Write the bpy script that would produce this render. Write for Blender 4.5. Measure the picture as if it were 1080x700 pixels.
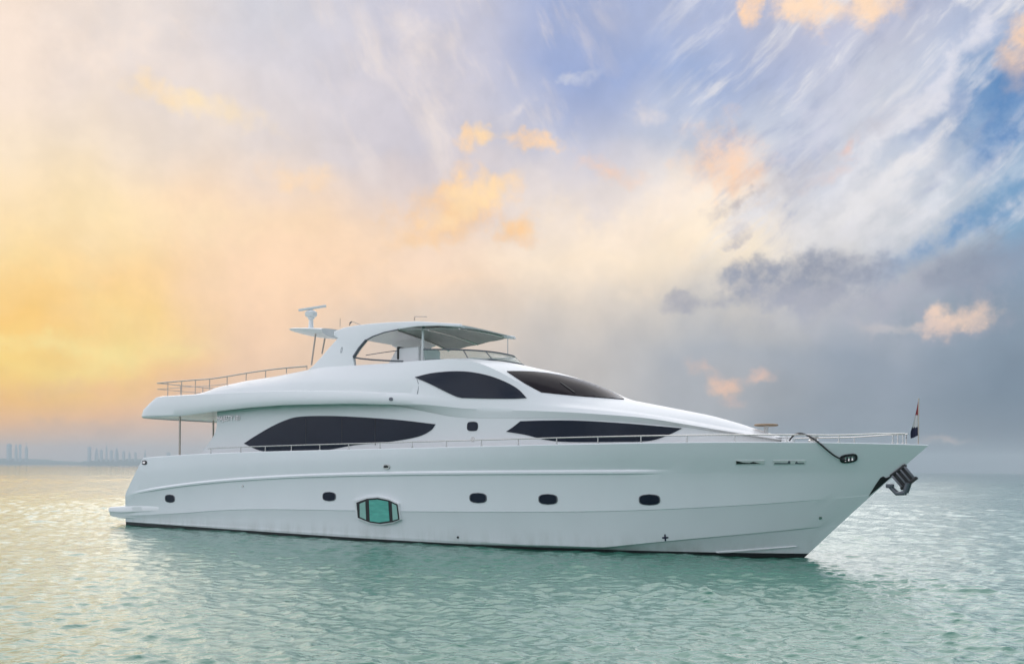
import bpy, bmesh, math, random
import numpy as np
from mathutils import Vector, Matrix
from mathutils.bvhtree import BVHTree
from mathutils.geometry import delaunay_2d_cdt

random.seed(7); rng = np.random.default_rng(11)
for o in list(bpy.data.objects): bpy.data.objects.remove(o)
scene = bpy.context.scene; COL = scene.collection
R = math.radians

# ------------------------------------------------------------------ camera
EYE = 2.7                                   # metres above the water
FOC, CX, HZ, TILT = 1000.0, 540.0, 493.5, 0.0085   # focal length, centre column and horizon row of the 1080 x 700 photograph
cam_d = bpy.data.cameras.new('camera'); cam = bpy.data.objects.new('camera', cam_d); COL.objects.link(cam)
cam.location = (0, 0, EYE); cam.rotation_euler = (R(90), -math.atan(TILT), 0)
cam_d.sensor_width = 36; cam_d.lens = 36*FOC/1080; cam_d.shift_y = (HZ-350)/1080
cam_d.clip_start = 0.5; cam_d.clip_end = 40000
scene.camera = cam
vs = scene.view_settings
vs.view_transform = 'Standard'; vs.look = 'None'; vs.gamma = 1; vs.use_curve_mapping = False; vs.exposure = 0.12
scene.render.engine = 'CYCLES'
cy = scene.cycles
cy.max_bounces = 6; cy.diffuse_bounces = 3; cy.glossy_bounces = 3; cy.transmission_bounces = 4; cy.volume_bounces = 1; cy.transparent_max_bounces = 6
cy.caustics_reflective = False; cy.caustics_refractive = False

def view_dir(px, py):
    u = (px-CX)/FOC; v = -(py-HZ)/FOC
    r = math.atan(TILT); c, s = math.cos(r), math.sin(r)
    return np.array([u*c-v*s, 1.0, u*s+v*c])
def lin(c):
    return tuple(((v/255)/12.92 if v/255 <= 0.04045 else ((v/255+0.055)/1.055)**2.4) for v in c)

# ------------------------------------------------------------------ sky
SUN_AZ, SUN_EL = -1.0, 37.0               # degrees from the view direction (+Y), clockwise positive
world = bpy.data.worlds.new('World'); scene.world = world; world.use_nodes = True
nt = world.node_tree; nt.nodes.clear()
def N(kind, **kw):
    n = nt.nodes.new(kind)
    for k, v in kw.items(): setattr(n, k, v)
    return n
def put(sock, v):
    if isinstance(v, bpy.types.NodeSocket): nt.links.new(v, sock)
    else: sock.default_value = v
def MA(op, a, b=None, c=None, clamp=False):
    n = N('ShaderNodeMath', operation=op, use_clamp=clamp); put(n.inputs[0], a)
    if b is not None: put(n.inputs[1], b)
    if c is not None: put(n.inputs[2], c)
    return n.outputs[0]
def MR(v, a, b, c, d, kind='SMOOTHSTEP'):
    n = N('ShaderNodeMapRange', interpolation_type=kind); put(n.inputs[0], v)
    for i, q in enumerate((a, b, c, d)): n.inputs[i+1].default_value = q
    return n.outputs[0]
def MIX(f, a, b):
    n = N('ShaderNodeMix', data_type='RGBA'); put(n.inputs[0], f); put(n.inputs[6], a); put(n.inputs[7], b); return n.outputs[2]
def VM(op, a, b=None):
    n = N('ShaderNodeVectorMath', operation=op); put(n.inputs[0], a)
    if b is not None: put(n.inputs[1], b)
    return n.outputs[0]
def sky_pos(px, py):                        # azimuth, elevation in degrees of a place in the sky
    d = view_dir(px, py); d = d/np.linalg.norm(d)
    return math.degrees(math.atan2(d[0], d[1])), math.degrees(math.asin(d[2]))
tc = N('ShaderNodeTexCoord'); sp = N('ShaderNodeSeparateXYZ'); nt.links.new(tc.outputs['Generated'], sp.inputs[0])
az = MA('DEGREES', MA('ARCTAN2', sp.outputs[0], sp.outputs[1])) if False else MA('MULTIPLY', MA('ARCTAN2', sp.outputs[0], sp.outputs[1]), 57.29578)
el = MA('MULTIPLY', MA('ARCSINE', sp.outputs[2]), 57.29578)
cmb = N('ShaderNodeCombineXYZ'); put(cmb.inputs[0], az); put(cmb.inputs[1], el); P = cmb.outputs[0]
def noise(vec, scale, detail=4, rough=0.55, dist=0.0):
    n = N('ShaderNodeTexNoise', noise_dimensions='3D'); put(n.inputs['Vector'], vec); n.inputs['Scale'].default_value = scale
    n.inputs['Detail'].default_value = detail; n.inputs['Roughness'].default_value = rough; n.inputs['Distortion'].default_value = dist
    return n
nw = noise(P, 0.11, 3, 0.5)
warp = VM('SCALE', VM('SUBTRACT', nw.outputs['Color'], (0.5, 0.5, 0.5)))
warp.node.inputs['Scale'].default_value = 9.0
PW = VM('ADD', P, warp)
hw = VM('SCALE', warp); hw.node.inputs['Scale'].default_value = 0.25; PH = VM('ADD', P, hw)
nf = noise(P, 0.55, 6, 0.6); fine = nf.outputs['Fac']
SW = N('ShaderNodeSeparateXYZ'); put(SW.inputs[0], PW); AZW, ELW = SW.outputs[0], SW.outputs[1]

# colours of the clear-to-hazy evening sky, by azimuth column and elevation
SKYCOLS = [
 (0,   [(488,(206,172,154)),(470,(236,178,124)),(440,(255,184,92)),(400,(255,192,74)),(355,(255,214,104)),(320,(255,204,104)),(260,(254,217,148)),(150,(246,224,194)),(60,(242,222,204)),(0,(240,220,204))]),
 (110, [(488,(200,178,168)),(468,(222,180,152)),(425,(254,190,118)),(385,(255,200,102)),(358,(255,222,132)),(338,(254,213,130)),(310,(253,212,146)),(250,(252,224,174)),(150,(242,222,198)),(60,(234,218,207)),(0,(228,215,208))]),
 (280, [(488,(196,180,172)),(440,(225,186,160)),(385,(243,202,164)),(320,(252,213,176)),(250,(251,217,182)),(150,(226,212,205)),(60,(212,207,213)),(0,(208,206,214))]),
 (450, [(488,(180,172,170)),(440,(200,180,165)),(350,(222,202,184)),(300,(248,216,186)),(250,(241,213,190)),(160,(202,197,207)),(60,(204,199,208)),(0,(198,196,210))]),
 (600, [(488,(160,158,162)),(440,(176,170,168)),(370,(198,190,184)),(320,(226,210,193)),(270,(250,229,204)),(200,(226,215,212)),(140,(184,188,209)),(70,(150,166,207)),(0,(158,170,205))]),
 (750, [(488,(124,130,142)),(440,(166,165,168)),(380,(168,171,178)),(330,(206,199,192)),(260,(252,234,207)),(190,(248,232,216)),(130,(190,196,212)),(60,(156,173,210)),(0,(168,178,208))]),
 (900, [(495,(76,88,105)),(470,(103,113,127)),(430,(127,137,150)),(370,(140,150,165)),(320,(176,178,186)),(260,(216,212,210)),(180,(206,208,218)),(90,(196,200,214)),(30,(186,188,208)),(0,(196,190,200))]),
 (1070,[(498,(60,74,93)),(470,(74,90,108)),(400,(98,116,135)),(340,(126,142,160)),(290,(130,148,172)),(240,(122,158,190)),(190,(165,185,208)),(120,(100,142,188)),(60,(160,176,206)),(0,(170,180,205))]),
]
ELMAX = 34.0
fac = MR(ELW, -1.0, ELMAX, 0.0, 1.0, 'LINEAR')
fac_low = MR(el, -1.0, ELMAX, 0.0, 1.0, 'LINEAR')
k_low = MR(el, 0.3, 5.0, 0.0, 1.0)         # the lowest haze lies level
mf = N('ShaderNodeMix', data_type='FLOAT'); put(mf.inputs[0], k_low); put(mf.inputs[2], fac_low); put(mf.inputs[3], fac); FAC = mf.outputs[0]
base = None; prev_az = None
for px, stops in SKYCOLS:
    a0 = sky_pos(px, 300)[0]
    cr = N('ShaderNodeValToRGB'); r_ = cr.color_ramp; r_.interpolation = 'EASE' if False else 'LINEAR'
    pts = sorted(((sky_pos(px, y)[1]+1)/(ELMAX+1), c) for y, c in stops)
    while len(r_.elements) < len(pts): r_.elements.new(0.5)
    for e, (p, c) in zip(r_.elements, pts): e.position = min(max(p, 0), 1); e.color = (*lin(c), 1)
    put(cr.inputs[0], FAC)
    base = cr.outputs[0] if base is None else MIX(MR(AZW, prev_az, a0, 0, 1), base, cr.outputs[0])
    prev_az = a0
sky = base
# long wisps drawn up towards the right
mp = N('ShaderNodeMapping', vector_type='TEXTURE'); put(mp.inputs['Vector'], PH); mp.inputs['Rotation'].default_value = (0, 0, R(38)); mp.inputs['Scale'].default_value = (9, 2.0, 1)
ns = noise(mp.outputs[0], 1.0, 7, 0.60, 0.0)
def window(x0, x1, x2, x3, v): return MA('MULTIPLY', MR(v, x0, x1, 0, 1), MR(v, x2, x3, 1, 0))
reg = MA('MULTIPLY', window(6, 14, 34, 44, az), window(11, 15, 40, 60, el))
sky = MIX(MA('MULTIPLY', MR(ns.outputs['Fac'], 0.48, 0.67, 0, 0.95), reg), sky, (*lin((226, 224, 228)), 1))
sky = MIX(MA('MULTIPLY', MR(ns.outputs['Fac'], 0.47, 0.30, 0, 0.6), reg), sky, (*lin((150, 160, 190)), 1))
mp2 = N('ShaderNodeMapping', vector_type='TEXTURE'); put(mp2.inputs['Vector'], PH); mp2.inputs['Rotation'].default_value = (0, 0, R(-62)); mp2.inputs['Scale'].default_value = (8, 2.6, 1)
ns2 = noise(mp2.outputs[0], 1.0, 6, 0.58, 0.0)
reg2 = MA('MULTIPLY', window(-18, -8, 2, 8, az), window(14, 20, 45, 60, el))
sky = MIX(MA('MULTIPLY', MR(ns2.outputs['Fac'], 0.48, 0.75, 0, 0.75), reg2), sky, (*lin((236, 222, 214)), 1))
def cloud(px, py, rx, ry, rot, col, amt=0.9, ragged=1.0, soft=0.55):
    global sky
    a, e = sky_pos(px, py); s = 57.3/FOC
    m = N('ShaderNodeMapping', vector_type='TEXTURE'); put(m.inputs['Vector'], PC)
    m.inputs['Location'].default_value = (a, e, 0); m.inputs['Rotation'].default_value = (0, 0, R(rot)); m.inputs['Scale'].default_value = (rx*s, ry*s, 1)
    ln = N('ShaderNodeVectorMath', operation='LENGTH'); put(ln.inputs[0], m.outputs[0])
    d = MA('MULTIPLY_ADD', fine, -2.6*ragged, ln.outputs['Value'])
    sky = MIX(MA('MULTIPLY', MR(d, 1.34-1.3*ragged, 1.30-1.3*ragged-soft*1.75, 0, amt), tone), sky, (*lin(col), 1))
wc = VM('SCALE', VM('SUBTRACT', noise(P, 0.35, 4, 0.6).outputs['Color'], (0.5, 0.5, 0.5))); wc.node.inputs['Scale'].default_value = 3.2
PC = VM('MULTIPLY', VM('ADD', P, wc), (1, 1, 0))
tone = MR(noise(P, 0.9, 4, 0.6).outputs['Fac'], .36, .62, .66, 1)
CLOUDS = [
 (1000,72,95,9,47,(230,228,234),.7,1,.8), (935,150,115,10,42,(230,228,232),.7,1,.8), (905,218,90,11,33,(236,232,230),.7,1,.8), (990,200,75,9,38,(220,222,230),.7,1,.8), (1040,150,60,7,44,(200,210,226),.6,1,.8),
 (650,255,150,42,4,(252,230,204),.75,1.1,1.0), (700,215,70,30,25,(250,232,214),.7,1.2,1.0), (930,215,90,34,28,(224,222,226),.8,1.3,.9), (985,85,100,22,40,(214,214,226),.75,1.3,1.0), (880,120,80,24,38,(206,206,220),.7,1.3,1.0), (960,260,60,20,20,(214,214,220),.7,1.2,.9),
 (60,40,120,40,10,(246,226,210),.6,1.2,1.0), (440,45,60,26,-50,(234,222,218),.65,1.3,1.0), (350,110,80,22,30,(222,212,214),.5,1.3,1.0), (210,235,120,26,5,(254,226,184),.5,1.2,1.0), (330,300,110,26,-4,(254,214,176),.5,1.2,1.0),
 (205,112,75,13,-8,(253,226,178),.75,.9,.9), (165,100,35,12,-15,(250,220,180),.6,1,.9), (312,186,34,12,-10,(251,216,176),.8,1,.8),
 (482,236,58,15,8,(222,190,172),.55,.9,.8), (485,218,58,30,18,(253,208,156),.98,.7,.6), (505,206,36,20,24,(255,220,172),.98,.65,.6), (466,228,26,12,10,(255,222,178),.7,.8,.8), (428,250,40,14,10,(246,206,160),.7,1,.8), (544,252,24,9,0,(224,188,166),.5,.8,.8), (543,243,26,16,0,(253,207,154),.95,.7,.7),
 (490,148,16,12,20,(252,212,165),.85,1.1,.6), (518,142,17,9,0,(253,216,168),.9,1,.6), (566,152,26,11,-8,(253,210,162),.9,1,.6), (640,178,40,11,-12,(245,205,178),.7,1.1,.8),
 (545,118,22,9,30,(222,214,216),.7,1.2,.8), (686,116,18,12,0,(222,214,216),.7,1.1,.7), (600,82,26,5,12,(200,203,218),.7,1.1,.8),
 (870,6,70,20,-5,(252,218,186),.95,1.1,.6), (794,8,14,18,0,(250,210,172),.9,1,.6), (1080,52,16,34,0,(250,212,178),.9,1,.5),
 (765,170,46,32,-25,(246,208,180),.8,1.2,.9), (785,195,28,20,0,(248,205,168),.7,1,.9), (897,158,14,11,0,(238,196,180),.8,1,.7), (870,188,22,8,20,(228,200,190),.6,1,.8),
 (850,182,90,17,28,(186,184,194),.75,1,.9), (785,212,40,8,22,(188,180,182),.8,1.1,.7), (772,250,16,7,20,(182,178,186),.7,1.2,.7),
 (1015,240,120,19,30,(92,140,186),.9,1,.8), (1056,118,60,46,34,(82,130,184),.95,.9,.8), (1075,200,40,14,25,(110,152,190),.8,1,.8), (985,120,60,9,42,(150,166,198),.6,1,.9),
 (960,305,110,30,10,(170,170,184),.85,1.2,.9), (842,298,82,27,3,(146,151,168),.98,.55,.4), (850,318,90,14,-2,(172,172,184),.7,1,.8), (724,321,30,8,0,(160,160,172),.75,1,.6), (1045,278,80,24,22,(132,142,162),.9,1,.7),
 (880,330,120,14,5,(166,168,180),.6,1.2,.9), (1000,345,46,13,12,(160,158,172),.7,.8,.8), (1004,337,34,11,18,(246,212,186),.9,.75,.7), (978,346,26,10,0,(225,196,180),.8,1.1,.7), (945,345,40,8,0,(196,188,188),.6,1.2,.8),
 (766,401,18,13,0,(240,194,164),.85,.9,.8), (800,394,20,9,0,(234,192,170),.75,.9,.8), (742,384,26,10,0,(215,184,170),.6,1.2,.8), (770,424,12,8,0,(214,182,170),.5,1.2,.8),
 (996,466,24,5,0,(200,174,164),.7,.8,.8), (95,452,70,8,0,(214,172,140),.5,1,.9), (120,410,150,9,3,(247,190,130),.5,1,.9), (60,366,120,13,-3,(255,230,146),.75,.8,.9), (60,290,110,14,-28,(255,226,160),.4,.9,1.0),
]
for c in CLOUDS: cloud(*c)
# everywhere else: clear evening sky with pale broken cloud
st = N('ShaderNodeTexSky', sky_type='NISHITA'); st.sun_disc = False; st.sun_elevation = R(SUN_EL); st.sun_rotation = R(SUN_AZ % 360); st.air_density = 1.0; st.dust_density = 2.5
st.altitude = 0
nis = VM('SCALE', st.outputs[0]); nis.node.inputs['Scale'].default_value = 0.10
glow = MR(MA('MULTIPLY_ADD', sp.outputs[0], -0.75, MA('MULTIPLY', sp.outputs[1], -0.35)), -0.75, 0.75, 0.0, 1.0)   # brighter on the sunset side
rest = MIX(MR(noise(tc.outputs['Generated'], 2.3, 6, 0.6).outputs['Fac'], 0.35, 0.62, 0.2, 0.9), nis, MIX(glow, (0.15, 0.26, 0.29, 1), MIX(MR(sp.outputs[2], 0.0, 0.55, 0, 1), (1.55, 1.56, 1.78, 1), (1.65, 1.66, 1.8, 1))))
mot = MR(noise(PH, 0.30, 6, 0.62).outputs['Fac'], .3, .7, .955, 1.05); sky = VM('SCALE', sky); put(sky.node.inputs['Scale'], mot)
away = MA('MAXIMUM', MR(MA('ABSOLUTE', az), 36, 62, 0, 1), MR(el, 32, 50, 0, 1))
sky = MIX(away, sky, rest)
bg = N('ShaderNodeBackground'); put(bg.inputs[0], sky); bg.inputs[1].default_value = 1.0
wo = N('ShaderNodeOutputWorld'); nt.links.new(bg.outputs[0], wo.inputs[0])
world.cycles.sampling_method = 'MANUAL'; world.cycles.sample_map_resolution = 512

sun_d = bpy.data.lights.new('sun', 'SUN'); sun_d.energy = 1.5; sun_d.angle = R(72); sun_d.color = (1.0, 0.98, 0.955)
sun = bpy.data.objects.new('sun', sun_d); COL.objects.link(sun)
sdir = Vector((math.sin(R(SUN_AZ))*math.cos(R(SUN_EL)), math.cos(R(SUN_AZ))*math.cos(R(SUN_EL)), math.sin(R(SUN_EL))))
sun.rotation_euler = sdir.to_track_quat('Z', 'Y').to_euler(); sun.location = sdir*200

# ------------------------------------------------------------------ materials
def material(name, col, rough=0.5, metal=0.0, coat=0.0, var=0.06, scale=3.0, bump=0.0, bscale=40.0, ior=None, alpha=None, stretch=(1,1,1), spec=None, trans=None):
    m = bpy.data.materials.new(name); m.use_nodes = True; t = m.node_tree; b = t.nodes['Principled BSDF']
    b.inputs['Roughness'].default_value = rough; b.inputs['Metallic'].default_value = metal; b.inputs['Coat Weight'].default_value = coat; b.inputs['Coat Roughness'].default_value = 0.04
    if ior: b.inputs['IOR'].default_value = ior
    if alpha is not None: b.inputs['Alpha'].default_value = alpha
    if trans is not None: b.inputs['Transmission Weight'].default_value = trans
    if spec is not None: b.inputs['Specular IOR Level'].default_value = spec
    c = t.nodes.new('ShaderNodeTexCoord'); mp = t.nodes.new('ShaderNodeMapping'); mp.inputs['Scale'].default_value = stretch; t.links.new(c.outputs['Object'], mp.inputs[0])
    n = t.nodes.new('ShaderNodeTexNoise'); n.inputs['Scale'].default_value = scale; n.inputs['Detail'].default_value = 5; t.links.new(mp.outputs[0], n.inputs['Vector'])
    mx = t.nodes.new('ShaderNodeMix'); mx.data_type = 'RGBA'; t.links.new(n.outputs['Fac'], mx.inputs[0])
    mx.inputs[6].default_value = (*[max(0, v*(1-var)) for v in col], 1); mx.inputs[7].default_value = (*[min(1, v*(1+var)) for v in col], 1)
    t.links.new(mx.outputs[2], b.inputs['Base Color'])
    if bump:
        n2 = t.nodes.new('ShaderNodeTexNoise'); n2.inputs['Scale'].default_value = bscale; n2.inputs['Detail'].default_value = 3; t.links.new(mp.outputs[0], n2.inputs['Vector'])
        bp = t.nodes.new('ShaderNodeBump'); bp.inputs['Strength'].default_value = bump; bp.inputs['Distance'].default_value = 0.02; t.links.new(n2.outputs['Fac'], bp.inputs['Height']); t.links.new(bp.outputs[0], b.inputs['Normal'])
    return m
M = {
 'gelcoat': material('gelcoat', (0.80, 0.80, 0.80), 0.42, coat=0.12, var=0.02, scale=0.7),
 'hullwhite': material('hull_gelcoat', (0.78, 0.79, 0.80), 0.28, coat=0.6, var=0.035, scale=0.9, stretch=(1, 1, 0.3), bump=0.10, bscale=0.8),
 'antifoul': material('antifouling', (0.012, 0.013, 0.015), 0.5, var=0.3, scale=4),
 'glass': material('tinted_glass', (0.006, 0.012, 0.026), 0.03, var=0.25, scale=0.9, spec=0.20),
 'shieldglass': material('windshield_glass', (0.022, 0.017, 0.020), 0.10, var=0.3, scale=1.5, spec=0.03),
 'black': material('black_rubber', (0.012, 0.012, 0.013), 0.45, var=0.2),
 'steel': material('stainless_steel', (0.62, 0.60, 0.57), 0.22, metal=1.0, var=0.08, scale=8),
 'bronze': material('weathered_steel', (0.52, 0.45, 0.39), 0.35, metal=0.5, var=0.12, scale=6),
 'chrome': material('brushed_chrome', (0.78, 0.77, 0.75), 0.35, metal=0.25, var=0.1, scale=12),
 'darksteel': material('dark_steel', (0.15, 0.155, 0.17), 0.4, metal=0.6, var=0.15, scale=8),
 'teak': material('teak', (0.30, 0.20, 0.12), 0.6, var=0.2, scale=5, stretch=(1, 8, 8)),
 'deck': material('deck_nonskid', (0.55, 0.53, 0.49), 0.8, var=0.05, bump=0.2, bscale=90),
 'canvas': material('canvas', (0.50, 0.50, 0.47), 0.85, var=0.08, scale=3, bump=0.15, bscale=14),
 'screen': material('screen_glass', (0.30, 0.42, 0.38), 0.12, var=0.05, alpha=0.30, spec=0.15),
 'teal': material('teal_pane', (0.10, 0.44, 0.36), 0.10, var=0.35, scale=4.5, stretch=(0.6, 1, 2.2), spec=0.6),
 'paleteal': material('pale_teal_pane', (0.30, 0.52, 0.46), 0.10, var=0.2, scale=3, spec=0.6),
 'darkgrey': material('dark_grey_frame', (0.10, 0.11, 0.13), 0.4, var=0.1),
 'palegrey': material('pale_grey', (0.45, 0.46, 0.48), 0.4),
 'red': material('flag_red', (0.26, 0.035, 0.04), 0.8), 'flagwhite': material('flag_white', (0.62, 0.60, 0.60), 0.8), 'flagblue': material('flag_blue', (0.012, 0.014, 0.045), 0.8),
 'tower': material('tower_facade', (0.50, 0.48, 0.47), 0.6, var=0.25, scale=0.05, stretch=(1, 1, 3)),
 'land': material('coast_scrub', (0.10, 0.12, 0.07), 0.9, var=0.3, scale=0.02),
}

def weather_hull(m):                         # scum and run-off stains along the waterline, faint drips below the fittings
    t = m.node_tree; b = t.nodes['Principled BSDF']; src = b.inputs['Base Color'].links[0].from_socket
    c = t.nodes.new('ShaderNodeTexCoord'); sx = t.nodes.new('ShaderNodeSeparateXYZ'); t.links.new(c.outputs['Object'], sx.inputs[0])
    mp = t.nodes.new('ShaderNodeMapping'); mp.inputs['Scale'].default_value = (1.6, 1.6, 0.35); t.links.new(c.outputs['Object'], mp.inputs[0])
    n = t.nodes.new('ShaderNodeTexNoise'); n.inputs['Scale'].default_value = 1.4; n.inputs['Detail'].default_value = 6; n.inputs['Roughness'].default_value = 0.65; t.links.new(mp.outputs[0], n.inputs['Vector'])
    h = t.nodes.new('ShaderNodeMapRange'); t.links.new(sx.outputs[2], h.inputs[0])
    for i, v in enumerate((0.12, 0.75, 0.36, 0.0)): h.inputs[i+1].default_value = v
    g = t.nodes.new('ShaderNodeMapRange'); t.links.new(n.outputs['Fac'], g.inputs[0])
    for i, v in enumerate((0.42, 0.68, 0.0, 1.0)): g.inputs[i+1].default_value = v
    k = t.nodes.new('ShaderNodeMath'); k.operation = 'MULTIPLY'; t.links.new(h.outputs[0], k.inputs[0]); t.links.new(g.outputs[0], k.inputs[1])
    mx = t.nodes.new('ShaderNodeMix'); mx.data_type = 'RGBA'; t.links.new(k.outputs[0], mx.inputs[0]); t.links.new(src, mx.inputs[6]); mx.inputs[7].default_value = (0.36, 0.36, 0.31, 1)
    t.links.new(mx.outputs[2], b.inputs['Base Color'])
weather_hull(M['hullwhite'])

# ------------------------------------------------------------------ mesh helpers
def mesh_obj(name, verts, faces, mat, parent=None, smooth=True, mids=None, sharp_angle=None):
    me = bpy.data.meshes.new(name); me.from_pydata([tuple(map(float, v)) for v in verts], [], [tuple(f) for f in faces])
    for m in (mat if isinstance(mat, (list, tuple)) else [mat]): me.materials.append(m)
    if mids is not None: me.polygons.foreach_set('material_index', list(mids))
    bm = bmesh.new(); bm.from_mesh(me); bmesh.ops.remove_doubles(bm, verts=bm.verts, dist=1e-5); bmesh.ops.dissolve_degenerate(bm, edges=bm.edges, dist=1e-6)
    bmesh.ops.recalc_face_normals(bm, faces=bm.faces); bm.to_mesh(me); bm.free()
    if smooth:
        me.polygons.foreach_set('use_smooth', [True]*len(me.polygons))
        if sharp_angle: me.set_sharp_from_angle(angle=R(sharp_angle))
    me.update()
    o = bpy.data.objects.new(name, me); COL.objects.link(o)
    if parent: o.parent = parent
    return o
def tag(o, label=None, cat=None, group=None, kind=None):
    for k, v in (('label', label), ('category', cat), ('group', group), ('kind', kind)):
        if v: o[k] = v
    return o
class MB:
    def __init__(s): s.v = []; s.f = []; s.m = []
    def add(s, vs, fs, mi=0):
        k = len(s.v); s.v += [tuple(v) for v in vs]; s.f += [tuple(i+k for i in f) for f in fs]; s.m += [mi]*len(fs)
    def tube(s, pts, r, n=8, mi=0, r2=None):
        pts = [Vector(p) for p in pts]; rings = []
        for i, p in enumerate(pts):
            t = (pts[min(i+1, len(pts)-1)]-pts[max(i-1, 0)]).normalized()
            u = t.cross(Vector((0, 0, 1)) if abs(t.z) < 0.9 else Vector((1, 0, 0))).normalized(); w = t.cross(u)
            rr = r if r2 is None else r+(r2-r)*i/(len(pts)-1)
            rings.append([p+(u*math.cos(2*math.pi*k/n)+w*math.sin(2*math.pi*k/n))*rr for k in range(n)])
        vs = [v for q in rings for v in q]; fs = []
        for i in range(len(pts)-1):
            for k in range(n): fs.append((i*n+k, i*n+(k+1) % n, (i+1)*n+(k+1) % n, (i+1)*n+k))
        fs.append(tuple(range(n))); fs.append(tuple((len(pts)-1)*n+k for k in range(n)))
        s.add(vs, fs, mi)
    def lathe(s, c, prof, n=20, mi=0, sx=1, sy=1):
        vs = []; fs = []
        for r, z in prof:
            for k in range(n): vs.append((c[0]+r*sx*math.cos(2*math.pi*k/n), c[1]+r*sy*math.sin(2*math.pi*k/n), c[2]+z))
        for i in range(len(prof)-1):
            for k in range(n): fs.append((i*n+k, i*n+(k+1) % n, (i+1)*n+(k+1) % n, (i+1)*n+k))
        fs.append(tuple(range(n))); fs.append(tuple((len(prof)-1)*n+k for k in range(n)))
        s.add(vs, fs, mi)
    def box(s, c, d, mi=0, rot=None, bev=0.0):
        bm = bmesh.new(); bmesh.ops.create_cube(bm, size=1)
        for v in bm.verts: v.co = Vector((v.co.x*d[0], v.co.y*d[1], v.co.z*d[2]))
        if bev: bmesh.ops.bevel(bm, geom=bm.edges, offset=bev, segments=2, profile=0.5, affect='EDGES')
        q = rot if rot is not None else Matrix.Identity(3); bm.verts.index_update()
        s.add([q @ v.co+Vector(c) for v in bm.verts], [[v.index for v in f.verts] for f in bm.faces], mi); bm.free()
    def build(s, name, mat, parent=None, smooth=True, sharp=40):
        return mesh_obj(name, s.v, s.f, mat, parent, smooth, s.m if isinstance(mat, (list, tuple)) else None, sharp)

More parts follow.
